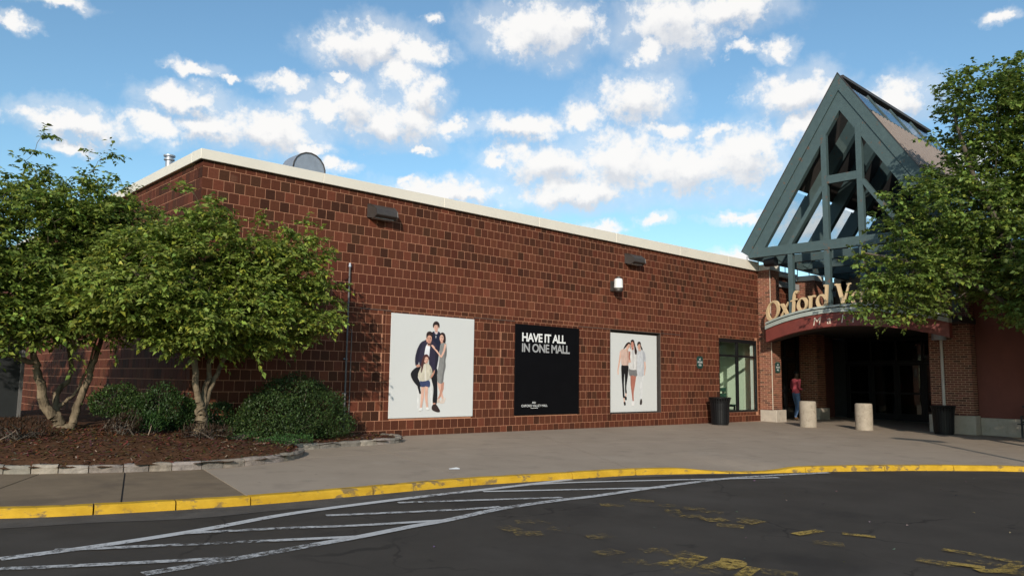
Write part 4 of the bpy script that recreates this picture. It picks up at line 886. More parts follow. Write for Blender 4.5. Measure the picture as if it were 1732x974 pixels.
# man
S.append(((24, 22, 26), sml([(330, 480), (296, 492), (264, 525), (262, 560), (285, 605), (318, 640), (340, 640), (332, 600), (318, 560), (345, 525), (420, 560), (470, 560), (478, 500), (430, 470)])))
S.append(((22, 20, 24), sml([(425, 545), (470, 535), (478, 600), (474, 772), (440, 776), (446, 660), (432, 590)])))
S.append((SKD, [(442, 776), (462, 776), (462, 794), (442, 794)]))
S.append(((52, 38, 36), sml([(432, 830), (436, 796), (462, 786), (478, 802), (498, 838), (492, 852), (462, 848)]))); S.append(((24, 22, 26), limb([(322, 630), (336, 700)], [22, 14])))
S.append(((228, 228, 232), sml([(384, 300), (416, 300), (420, 400), (375, 395)])))
S.append(((48, 42, 62), sml([(392, 262), (372, 268), (345, 284), (318, 330), (298, 400), (298, 465), (316, 474), (328, 440), (336, 470), (368, 470), (372, 390), (384, 320), (396, 296)])))
S.append(((36, 32, 50), sml([(345, 290), (320, 340), (302, 405), (302, 462), (316, 470), (322, 420), (340, 350), (356, 310)])))
S.append(((46, 40, 60), sml([(436, 262), (458, 280), (486, 330), (490, 400), (470, 500), (458, 522), (430, 500), (412, 470), (414, 380), (424, 300)])))
S.append(((34, 30, 46), sml([(470, 320), (488, 345), (488, 405), (468, 498), (456, 512), (462, 440), (460, 370)])))
S.append((SKD, [(396, 282), (424, 284), (420, 312), (400, 310)])); head(S, 412, 254, 23, 40, (214, 160, 138), HB, 0.1)
S.append(((90, 62, 56), sml([(394, 272), (404, 288), (420, 290), (432, 276), (428, 296), (412, 304), (398, 294)]))); S.append(((200, 130, 120), blob(413, 279, 8, 3, 8)))
S.append((HB, sml([(392, 250), (390, 218), (400, 198), (420, 192), (438, 202), (442, 228), (436, 252), (432, 236), (418, 224), (402, 230)])))
S.append((SKD, sml([(304, 468), (330, 462), (334, 478), (312, 484)])))
# woman's hand on his shoulder
S.append((SK, limb([(512, 404), (474, 352), (440, 318)], [12, 12, 9]))); S.append((SK, sml([(428, 308), (440, 302), (456, 318), (462, 334), (450, 332)])))
# girl
S.append(((78, 44, 42), sml([(362, 400), (376, 382), (396, 380), (410, 398), (412, 430), (404, 420), (380, 470), (352, 520), (340, 536), (334, 500), (346, 450)])))
S.append((SK, limb([(358, 640), (352, 730), (340, 822)], [26, 22, 14]))); S.append((SK, limb([(388, 640), (384, 730), (394, 818)], [26, 22, 14])))
S.append(((232, 232, 230), sml([(322, 836), (332, 818), (348, 816), (350, 832), (336, 840)]))); S.append(((232, 232, 230), sml([(384, 824), (388, 812), (402, 814), (408, 830), (392, 834)])))
S.append(((58, 68, 104), sml([(338, 596), (410, 594), (412, 644), (378, 640), (372, 644), (340, 642)])))
S.append(((203, 195, 176), sml([(352, 470), (380, 456), (410, 462), (428, 490), (436, 530), (420, 570), (404, 588), (372, 598), (340, 596), (318, 552), (330, 510)])))
S.append(((214, 208, 196), [(374, 470), (382, 470), (384, 596), (372, 597)])); S.append(((178, 170, 152), limb([(420, 500), (432, 536), (416, 568)], [14, 16, 12])))
S.append((SKD, sml([(424, 560), (446, 520), (454, 506), (454, 530), (438, 560), (424, 576)])))
head(S, 386, 424, 18, 30, SK, (96, 56, 50))
S.append(((84, 48, 46), sml([(366, 430), (366, 398), (380, 382), (396, 382), (408, 398), (408, 424), (400, 408), (388, 400), (376, 408), (370, 436), (356, 500), (344, 530), (346, 480)])))
draw_print(po1, P1, -0.028, S, H1)
# black slogan poster
po2 = sheet('wall_poster', BLACKP, P2, -0.030, -0.004, 'black poster with a white and grey slogan and small mall logo')
def put_text(parent, name, body, x0, width, zbase, cap, m, y, bold=0.0, space=1.0):
    v, f = text_mesh(body, 1.0, bold, 0, space); lo, hi = v.min(0), v.max(0); sx = width/(hi[0]-lo[0]); sz = cap/(hi[1]-lo[1])
    MB().add([(x0+(p[0]-lo[0])*sx, y, zbase+(p[1]-lo[1])*sz) for p in v], f).build(name, m, parent)
put_text(po2, 'slogan_line', 'HAVE IT ALL', P2[0]+0.225, 1.58, 2.185, 0.218, WHITE, -0.0325, 0.028, 0.93)
put_text(po2, 'slogan_line', 'IN ONE MALL', P2[0]+0.225, 1.74, 1.925, 0.218, GREYL, -0.0325, 0.024, 0.93)
put_text(po2, 'logo_name', 'OXFORD VALLEY MALL', P2[0]+0.225, 0.92, 0.575, 0.058, WHITE, -0.0325, 0.0)
b = MB()
for s in (-1, 1):
    q = ell(P2[0]+0.66+s*0.03, 0.68, 0.03, 0.022, n=14); q2 = ell(P2[0]+0.66+s*0.03, 0.68, 0.02, 0.013, n=14)
    for k in range(14): b.face([(p[0], -0.0325-0.0004*(s > 0), p[1]) for p in (q[k], q[(k+1) % 14], q2[(k+1) % 14], q2[k])])
b.box(P2[0]+0.55, P2[0]+0.80, -0.0325, -0.0315, 0.540, 0.550); b.build('logo_mark', WHITE, po2)
# poster with three women, set back in the old window opening
R3 = (P3[0]+0.02, P3[1]-0.115, P3[2]+0.04, P3[3]-0.09)
po3 = sheet('wall_poster', WHITEP, R3, 0.070, 0.095, 'white poster of three women walking, set back in a dark frame')
H3 = homog(((72, 72), (580, 108), (592, 902), (75, 908)))
S = []; SW = (214, 170, 150)
S.append((SW, limb([(202, 268), (190, 360), (172, 470), (174, 512)], [18, 17, 12, 10])))           # left woman's arm
S.append(((24, 22, 24), sml([(212, 412), (278, 414), (280, 500), (262, 640), (266, 706), (250, 712), (246, 600), (243, 500), (236, 600), (242, 752), (226, 752), (218, 640), (208, 500)])))
S.append(((206, 176, 162), sml([(200, 262), (238, 246), (278, 258), (290, 330), (278, 400), (278, 416), (214, 412), (206, 360)]))); S.append(((188, 156, 142), sml([(262, 262), (280, 264), (290, 330), (280, 408), (266, 412), (270, 340)])))
S.append(((32, 30, 32), sml([(240, 740), (262, 742), (266, 776), (250, 780)]))); S.append(((32, 30, 32), sml([(234, 800), (250, 796), (256, 830), (240, 836)]))); S.append((SW, limb([(236, 756), (240, 800)], [12, 10]))); S.append((SW, limb([(256, 708), (256, 745)], [12, 10])))
S.append((HB, sml([(228, 248), (250, 200), (280, 174), (300, 182), (296, 208), (262, 222)]))); S.append((SW, [(256, 232), (282, 236), (274, 262), (250, 258)])); head(S, 280, 214, 18, 28, SW, HB, 0.35)
S.append((HB, sml([(258, 216), (266, 186), (286, 174), (300, 184), (300, 200), (284, 192), (270, 206)])))
# middle woman
S.append((SKT, limb([(318, 522), (318, 620), (326, 700), (334, 792)], [32, 26, 20, 13]))); S.append((SKT, limb([(350, 522), (340, 620), (330, 700), (332, 790)], [30, 24, 17, 11])))
S.append(((226, 222, 220), sml([(320, 836), (322, 798), (340, 792), (346, 812), (340, 838)])))
S.append(((118, 116, 116), sml([(290, 450), (370, 450), (374, 524), (346, 530), (330, 520), (292, 524)])))
S.append(((214, 211, 208), sml([(292, 262), (322, 246), (358, 252), (372, 290), (372, 380), (372, 456), (290, 452), (288, 340)]))); S.append(((170, 168, 168), [(322, 250), (332, 250), (334, 450), (328, 450)])); S.append(((194, 191, 190), sml([(356, 262), (372, 296), (372, 452), (358, 452), (362, 350)])))
S.append((SKT, limb([(292, 270), (290, 330), (298, 378)], [14, 15, 11]))); S.append((SKT, [(312, 226), (336, 228), (334, 256), (314, 254)])); head(S, 322, 196, 18, 38, (196, 138, 118), HB)
S.append((HB, sml([(302, 190), (304, 160), (318, 148), (336, 154), (346, 190), (358, 230), (370, 270), (362, 304), (346, 290), (342, 240), (336, 190), (322, 170), (308, 180), (306, 228), (300, 244)])))
# right woman in white
S.append(((206, 206, 206), limb([(398, 500), (402, 620), (412, 768)], [36, 28, 18]))); S.append(((214, 214, 214), limb([(428, 500), (420, 620), (418, 770)], [36, 26, 18])))
S.append((SW, limb([(452, 370), (458, 440), (448, 520)], [14, 14, 11]))); S.append(((198, 199, 202), sml([(374, 270), (404, 256), (440, 264), (458, 300), (462, 380), (446, 384), (444, 520), (376, 518), (372, 400)]))); S.append(((180, 181, 186), sml([(430, 270), (456, 300), (460, 378), (444, 380), (440, 516), (424, 518), (432, 400)])))
S.append(((60, 52, 50), sml([(404, 826), (406, 786), (420, 770), (428, 800), (422, 828)]))); S.append((SW, [(384, 244), (410, 246), (408, 268), (386, 266)])); head(S, 392, 216, 17, 32, SW, HB, 0.1)
S.append((HB, sml([(374, 212), (372, 186), (388, 168), (406, 178), (412, 210), (428, 246), (424, 258), (410, 240), (404, 206), (390, 192)])))
S.append((SW, sml([(280, 360), (302, 366), (304, 384), (284, 386)])))
draw_print(po3, R3, 0.070, S, H3)

# ================================================================ WALL FITTINGS
def wall_pack(x, z, label):
    o = thing('wall_floodlight', label, 'wall light', (x, 0, z), 'dark box floodlights on the brick wall')
    w, d = 0.30, 0.30
    prof = [(0.004, -0.02), (0.004, 0.24), (-0.12, 0.24), (-d, 0.12), (-d-0.02, 0.0), (-0.22, -0.05)]
    v = [(x+s*w*(1 if p[0] > -0.2 else 0.9), p[0], z+p[1]) for s in (-1, 1) for p in prof]; n = len(prof)
    MB().add(v, [tuple(range(n)), tuple(range(2*n-1, n-1, -1))]+[(k, (k+1) % n, n+(k+1) % n, n+k) for k in range(n)]).build('housing', BRONZE, o, bevel=0.012)
    MB().box(x-w*0.8, x+w*0.8, -d*0.72, -0.05, z-0.058, z-0.045).build('lens', GREYL, o)
wall_pack(3.80, 4.64, 'dark box floodlight high on the wall above the family poster'); wall_pack(12.45, 4.63, 'dark box floodlight high on the wall above the three women poster')
gl = thing('globe_wall_lamp', 'white cylindrical lamp on a dark bracket high on the brick wall', 'wall light', (11.6, 0, 3.75))
MB().lathe((11.58, -0.24, 3.80), [(0.10, 0.0), (0.125, 0.02), (0.115, 0.24), (0.10, 0.27), (0.05, 0.28)], 16).build('white_shade', WHITE, gl, smooth=False)
MB().box(11.51, 11.65, -0.05, -0.002, 3.74, 4.02).bar((11.58, -0.05, 3.98), (11.58, -0.24, 4.10), 0.04, 0.04).tube([(11.58, -0.24, 4.085), (11.58, -0.24, 4.13)], 0.06, 10).build('bracket', BRONZE, gl)
MB().lathe((11.58, -0.24, 3.70), [(0.09, 0), (0.125, 0.03), (0.125, 0.095)], 14).build('lower_collar', BRONZE, gl)
PIPE = mat('weathered_pipe', (0.13, 0.125, 0.12), 0.7, 0.2, 6)
dp = thing('downpipe', 'slim grey metal downpipe standing against the wall by the big bush', 'pipe', (3.1, -0.06, 0.1))
MB().tube([(3.10, -0.055, 0.1), (3.10, -0.055, 3.52)], 0.018, 8).build('pipe', PIPE, dp); MB().tube([(3.10, -0.055, 3.50), (3.10, -0.055, 3.58)], [0.035, 0.02], 8).build('pipe_cap', GALV, dp)
MB().tube([(3.22, -0.03, 0.1), (3.22, -0.03, 2.2), (3.17, -0.03, 2.22)], 0.009, 6).build('thin_conduit', PIPE, dp)
for z in (0.9, 1.6, 2.3, 3.0): MB().box(3.06, 3.14, -0.03, -0.003, z, z+0.03).build('pipe_clip', GALV, dp)
def no_smoking(x, y, z, label, flip=False):
    o = thing('no_smoking_sign', label, 'sign', (x, y, z), 'small green no smoking signs')
    w, h, c = 0.17, 0.19, 0.05; pts = [(-w+c, -h), (w-c, -h), (w-c+0.015, -h+c*0.8), (w, -h+c), (w, h-c), (w-c+0.015, h-c*0.8), (w-c, h), (-w+c, h), (-w+c-0.015, h-c*0.8), (-w, h-c), (-w, -h+c), (-w+c-0.015, -h+c*0.8)]
    f0 = [(x+p[0], y, z+p[1]) for p in pts]; f1 = [(p[0], y+0.012, p[2]) for p in f0]; n = len(pts)
    MB().add(f0+f1, [tuple(range(n)), tuple(range(2*n-1, n-1, -1))]+[(k, (k+1) % n, n+(k+1) % n, n+k) for k in range(n)]).build('plate', SIGNGREEN, o)
    for t, wd, zz in (('NO', 0.10, 0.065), ('SMOKING', 0.27, -0.025), ('AREA', 0.16, -0.115)): put_text(o, 'lettering', t, x-wd/2, wd, z+zz, 0.06, WHITE, y-0.0015, 0.01)
no_smoking(15.90, -0.016, 1.86, 'small dark green no smoking sign on the brown wall above the bin')
no_smoking(19.98, -0.480, 1.78, 'small dark green no smoking sign on the red brick column')
# roof fittings
vp = thing('flue_pipe', 'short steel flue pipe with ringed cap above the roof corner', 'vent', (0.42, 3, 5.0))
MB().tube([(0.42, 3, 4.9), (0.42, 3, 5.82)], 0.075, 14).build('flue', GALV, vp); MB().lathe((0.42, 3, 5.80), [(0.075, 0), (0.11, 0.0), (0.11, 0.03), (0.08, 0.04), (0.08, 0.07), (0.12, 0.08), (0.12, 0.11), (0.03, 0.13)], 16).build('rain_cap', GALV, vp)
gh = thing('roof_vent_hood', 'galvanised gooseneck vent hood rising behind the coping', 'vent', (2.85, 1.5, 5.1))
b = MB(); sec = []; w = 0.26
for k in range(11):
    t = R(180-k*18*1.05); sec.append((math.cos(t), math.sin(t)))
outer = [(2.78+0.40*c_, 5.72+0.40*s_) for c_, s_ in sec]; outer = [(2.38, 5.1)]+outer+[(3.22, 5.62)]; inner = [(2.98, 5.50), (2.90, 5.62), (2.78, 5.1)]
prof = outer+inner; n = len(prof); yy = (1.25, 1.78); v = [(p[0], y, p[1]) for y in yy for p in prof]
b.add(v, [tuple(range(n)), tuple(range(2*n-1, n-1, -1))]+[(k, k+1, n+k+1, n+k) for k in range(n-1)]); b.build('duct', GALV, gh)
b = MB(); r_ = [(p[0], yy[0]-0.012, p[1]) for p in outer]; q_ = [(2.78+(p[0]-2.78)*0.93, yy[0]-0.012, 5.66+(p[1]-5.66)*0.93) for p in outer]
for k in range(len(outer)-1): b.face([r_[k], r_[k+1], q_[k+1], q_[k]])
b.build('rolled_edge', BRONZE, gh)

# ================================================================ STREET FURNITURE
def bin_(x, y, label):
    z = pz(x, y); o = thing('litter_bin', label, 'litter bin', (x, y, z), 'black slatted litter bins')
    MB().lathe((x, y, z+0.02), [(0.22, 0), (0.23, 0.02), (0.25, 0.70), (0.26, 0.72)], 20).build('liner', BLACK, o); MB().lathe((x, y, z), [(0.25, 0.0), (0.255, 0.05), (0.25, 0.055)], 20).build('base_ring', BLACK, o)
    b = MB(); b.lathe((x, y, z+0.80), [(0.315, 0), (0.335, 0.01), (0.335, 0.035), (0.315, 0.045)], 24); b.build('rim', BLACK, o)
    me = None
    for k in range(26):
        a = 2*math.pi*k/26; s = MB(); pts = [(0.262, 0.05), (0.275, 0.45), (0.29, 0.66), (0.325, 0.80), (0.345, 0.83)]
        s.v = []; t = 0.024
        vs = [(r0*1.0+dr, w, zz) for r0, zz in pts for dr, w in ((0, -t), (0.008, -t), (0.008, t), (0, t))]
        if me is None:
            me = bpy.data.meshes.new('slat'); me.from_pydata(vs, [], [(i*4+q, i*4+(q+1) % 4, (i+1)*4+(q+1) % 4, (i+1)*4+q) for i in range(4) for q in range(4)]+[(3, 2, 1, 0), (16, 17, 18, 19)]); me.materials.append(BLACK)
        so = bpy.data.objects.new('slat', me); link(so, o, (x, y, z)); so.rotation_euler = (0, 0, a)
bin_(16.1, -0.58, 'black flared litter bin against the brick wall below the lobby window'); bin_(19.9, -5.72, 'black litter bin in the shade by the right brick column')
def bollard(x, y, label):
    z = pz(x, y); o = MB().lathe((x, y, z-0.03), [(0.25, 0), (0.255, 0.05), (0.25, 0.1), (0.252, 0.50), (0.248, 0.80), (0.235, 0.825), (0.20, 0.835), (0.0005, 0.838)], 28).build('bollard', BOLL, smooth=False)
    tag(o, label, 'bollard', 'thick round concrete bollards')
    for p in o.data.polygons: p.use_smooth = len(p.vertices) == 4
    o.data.polygons[-1].use_smooth = False
bollard(18.32, -2.33, 'thick pale concrete bollard beside the person in pink'); bollard(19.01, -3.77, 'thick pale concrete bollard standing alone before the dark entrance')
cl = thing('cylinder_wall_lamp', 'grey cylinder lamp with conduit on the right brick column', 'wall light', (20.55, -5.5, 2.6))
MB().tube([(20.52, -5.5, 2.62), (20.52, -5.5, 3.20)], 0.2, 18).build('cylinder', GALV, cl); MB().box(20.52, 20.74, -5.56, -5.44, 2.85, 3.0).build('bracket', BRONZE, cl)
MB().tube([(20.70, -5.5, 0.55), (20.70, -5.5, 2.85)], 0.045, 8).build('conduit', mat('pale_conduit', (0.5, 0.46, 0.42), 0.6, 0.1, 5), cl)
# bench by the wing wall
bx, by = 20.35, -8.5; z = gz(bx, by); bn = thing('park_bench', 'dark metal slatted bench in the shade against the red wing wall', 'bench', (bx, by, z))
for k in range(5): box('seat_slat', CHAR, bn, bx-0.25+k*0.1, bx-0.17+k*0.1, by-0.9, by+0.95, z+0.43, z+0.455)
k = 0
while k < 24: yk = by-0.88+k*0.077; MB().bar((bx+0.26, yk, z+0.5), (bx+0.36, yk, z+0.9), 0.03, 0.012, up=(1, 0, 0)).build('back_slat', CHAR, bn); k += 1
MB().bar((bx+0.25, by-0.9, z+0.49), (bx+0.25, by+0.95, z+0.49), 0.04, 0.04).build('back_rail', CHAR, bn); MB().bar((bx+0.37, by-0.9, z+0.92), (bx+0.37, by+0.95, z+0.92), 0.05, 0.05).build('back_rail', CHAR, bn)
for y in (by-0.85, by+0.85):
    MB().box(bx-0.22, bx-0.17, y-0.025, y+0.025, z-0.02, z+0.43).build('leg', CHAR, bn); MB().box(bx+0.2, bx+0.25, y-0.025, y+0.025, z-0.02, z+0.43).build('leg', CHAR, bn); MB().box(bx-0.24, bx+0.3, y-0.02, y+0.02, z+0.64, z+0.67).box(bx-0.22, bx-0.18, y-0.018, y+0.018, z+0.456, z+0.639).build('arm_rest', CHAR, bn)
rs = thing('red_wall_box', 'bright red box on the wing wall above the bench at the picture edge', 'wall box', (21.0, -8.0, 1.35))
MB().box(20.98, 21.145, -8.75, -7.72, 1.30, 2.1).build('casing', REDM, rs, bevel=0.02); MB().box(20.972, 20.979, -8.65, -7.85, 1.4, 2.0).build('front_plate', REDM, rs)
# gate at the far left
gt = thing('service_gate', 'charcoal metal service gate in deep shade behind the left tree', 'gate', (-3.7, 3.0, 0.2))
for k in range(9): box('board', CHAR, gt, -5.4+k*0.38, -5.4+k*0.38+0.372, 3.0, 3.04, 0.15, 2.05)
for x in (-5.45, -3.7, -1.97): box('gate_post', PIPE, gt, x-0.03, x+0.02, 2.92, 2.995, 0.1, 2.1)

# ================================================================ PERSON in the doorway
def person():
    bx, by = 21.75, -0.22; g = -0.085
    face = Vector((0.85, -0.5, 0)).normalized(); side = Vector((-face.y, face.x, 0))   # facing to the right, stepping
    J = lambda f, s, z: Vector((bx, by, g))+face*f+side*s+Vector((0, 0, z))
    o = thing('person', 'person in pink shirt and blue jeans standing in the dark doorway', 'person', (bx, by, g))
    def skin(name, verts, edges, radii, m, levels=2):
        me = bpy.data.meshes.new(name); me.from_pydata([tuple(v-Vector((bx, by, g))) for v in verts], edges, []); ob = bpy.data.objects.new(name, me); COL.objects.link(ob)
        md = ob.modifiers.new('s', 'SKIN'); ob.modifiers.new('ss', 'SUBSURF').levels = levels
        for i, r_ in enumerate(radii): me.skin_vertices[0].data[i].radius = r_ if isinstance(r_, tuple) else (r_, r_)
        me.skin_vertices[0].data[0].use_root = True
        dg = bpy.context.evaluated_depsgraph_get(); dg.update(); m2 = bpy.data.meshes.new_from_object(ob.evaluated_get(dg)); bpy.data.objects.remove(ob)
        m2.materials.clear(); ob = bpy.data.objects.new(name, m2); link(ob, o, (bx, by, g))
        for mm in m: m2.materials.append(mm)
        m2.polygons.foreach_set('use_smooth', [True]*len(m2.polygons)); return ob
    V = [J(0, 0, 0.95), J(0, 0, 1.12), J(0.0, 0, 1.32), J(0.01, 0, 1.44), J(0.03, 0, 1.52), J(0.05, 0, 1.63), J(0.05, 0, 1.73),
         J(0, 0.10, 0.90), J(0.10, 0.11, 0.50), J(0.02, 0.12, 0.10), J(0.14, 0.12, 0.05), J(0, -0.10, 0.90), J(0.02, -0.11, 0.50), J(-0.14, -0.12, 0.10), J(-0.03, -0.12, 0.05),
         J(0, 0.20, 1.40), J(-0.02, 0.25, 1.14), J(0.18, 0.22, 1.12), J(0.26, 0.18, 1.14), J(0, -0.20, 1.40), J(-0.02, -0.25, 1.14), J(0.18, -0.20, 1.10), J(0.26, -0.15, 1.12)]
    E_ = [(0, 1), (1, 2), (2, 3), (3, 4), (4, 5), (5, 6), (0, 7), (7, 8), (8, 9), (9, 10), (0, 11), (11, 12), (12, 13), (13, 14), (3, 15), (15, 16), (16, 17), (17, 18), (3, 19), (19, 20), (20, 21), (21, 22)]
    Rr = [(0.15, 0.12), (0.14, 0.11), (0.16, 0.12), (0.13, 0.10), 0.055, 0.085, 0.075, 0.095, 0.068, 0.05, 0.045, 0.095, 0.068, 0.05, 0.045, 0.075, 0.048, 0.036, 0.03, 0.075, 0.048, 0.036, 0.03]
    PINK = mat('pink_shirt', (0.62, 0.10, 0.13), 0.8, 0.12, 9); JEAN = mat('blue_jeans', (0.10, 0.17, 0.30), 0.85, 0.35, 12); SKN = mat('skin', (0.14, 0.075, 0.05), 0.6, 0.1, 12); SHOE = mat('tan_shoes', (0.25, 0.13, 0.06), 0.7, 0.1, 9)
    body = skin('body', V, E_, Rr, [PINK, JEAN, SKN, SHOE])
    for p in body.data.polygons:
        c = p.center; up = c.z; f = c.x*face.x+c.y*face.y
        p.material_index = 3 if up < 0.11 else 1 if up < 0.98 else 2 if up > 1.47 else (2 if f > 0.10 and up < 1.22 else 0)
    hr = MB(); c = J(0.035, 0, 1.70)
    for i in range(6):
        for k in range(12):
            def P_(a, b): t = R(90-a*18); q = 2*math.pi*b/12; return c+face*0.098*math.cos(t)*math.cos(q)+side*0.085*math.cos(t)*math.sin(q)+Vector((0, 0, 0.095*math.sin(t)+(0.0 if math.cos(q) < 0.3 else 0.03*a/5)))
            hr.face([P_(i, k), P_(i, k+1), P_(i+1, k+1), P_(i+1, k)])
    hr.build('hair', BLACK, o, smooth=True)
    MB().face([J(0.118, 0.014, 1.63), J(0.118, -0.014, 1.63), J(0.15, 0, 1.615), J(0.124, 0, 1.665)]) if False else None
    nz = MB(); nz.add([J(0.115, 0.016, 1.61), J(0.115, -0.016, 1.61), J(0.155, 0, 1.62), J(0.122, 0, 1.67)], [(0, 2, 1), (0, 3, 2), (1, 2, 3)]); nz.build('nose', SKN, o)
    for s in (-1, 1):
        b = MB(); b.tube([J(0.045, s*0.082, 1.60), J(0.035, s*0.095, 1.66)], 0.018, 6); b.build('ear', SKN, o)
        pv = [J(0.26, s*0.165, 1.13)]
        for k in range(5):
            dz = (k-1.5)*0.018 if k < 4 else 0.035; L_ = (0.075, 0.085, 0.08, 0.065, 0.05)[k]; a = J(0.27, s*0.16, 1.13+dz)
            MB().tube([a, a+face*L_*0.6-side*s*0.01, a+face*L_*0.9-side*s*0.035], [0.0105, 0.0095, 0.008], 6).build('finger', SKN, o)
person()

# ================================================================ VEGETATION
def leaf_mesh_arrays(pos, dirv, nrm, size, wid, cols):
    """many small folded leaves at once: 5 vertices, 4 triangles each"""
    n = len(pos); d = dirv/np.linalg.norm(dirv, axis=1, keepdims=True); s = np.cross(d, nrm); s /= np.linalg.norm(s, axis=1, keepdims=True)+1e-9; u = np.cross(s, d)
    L_ = size[:, None]; w = L_*wid
    v = np.stack([pos, pos+d*L_*0.42+s*w*0.5+u*L_*0.10, pos+d*L_*0.5-u*L_*0.03, pos+d*L_*0.42-s*w*0.5+u*L_*0.10, pos+d*L_-u*L_*0.16], 1).reshape(-1, 3)
    b = (np.arange(n)*5)[:, None]; f = np.concatenate([b+np.array([[0, 2, 1]]), b+np.array([[1, 2, 4]]), b+np.array([[0, 3, 2]]), b+np.array([[3, 4, 2]])], 1).reshape(-1, 3)
    return v, f, np.repeat(cols, 4, 0)
def fast_mesh(name, v, f, cols, m, parent=None, kind=None):
    origin = np.array([(v[:, 0].min()+v[:, 0].max())/2, (v[:, 1].min()+v[:, 1].max())/2, v[:, 2].min()])
    me = bpy.data.meshes.new(name); me.vertices.add(len(v)); me.vertices.foreach_set('co', (v-origin).astype(np.float32).ravel())
    me.loops.add(len(f)*3); me.loops.foreach_set('vertex_index', f.astype(np.int32).ravel()); me.polygons.add(len(f)); me.polygons.foreach_set('loop_start', np.arange(len(f), dtype=np.int32)*3)
    me.update(calc_edges=True); me.validate(); me.materials.append(m)
    at = me.color_attributes.new('Col', 'FLOAT_COLOR', 'CORNER'); c4 = np.concatenate([np.repeat(cols, 3, 0), np.ones((len(cols)*3, 1))], 1); at.data.foreach_set('color', c4.astype(np.float32).ravel())
    o = bpy.data.objects.new(name, me); link(o, parent, origin)
    if kind: o['kind'] = kind
    return o
def leaf_cols(n, r, base, spread=0.28, yellow=0.15):
    c = np.array(base)[None]*np.exp(r.normal(0, spread, (n, 1))); k = r.random((n, 1)) < yellow; c = np.where(k, c*np.array([[1.5, 1.25, 0.9]]), c); return np.clip(c*r.uniform(0.9, 1.1, (n, 3)), 0.003, 0.6)
def sample_lobes(lobes, n, r, shell=0.45):
    vol = np.array([l[3]*l[4]*l[5] for l in lobes])**(0.8); vol /= vol.sum(); out = []
    for _ in range(n):
        l = lobes[r.choice(len(lobes), p=vol)]; d = r.normal(0, 1, 3); d /= np.linalg.norm(d); q = (shell+(1-shell)*r.random()**0.7)
        out.append(np.array(l[:3])+d*q*np.array(l[3:6]))
    return np.array(out)
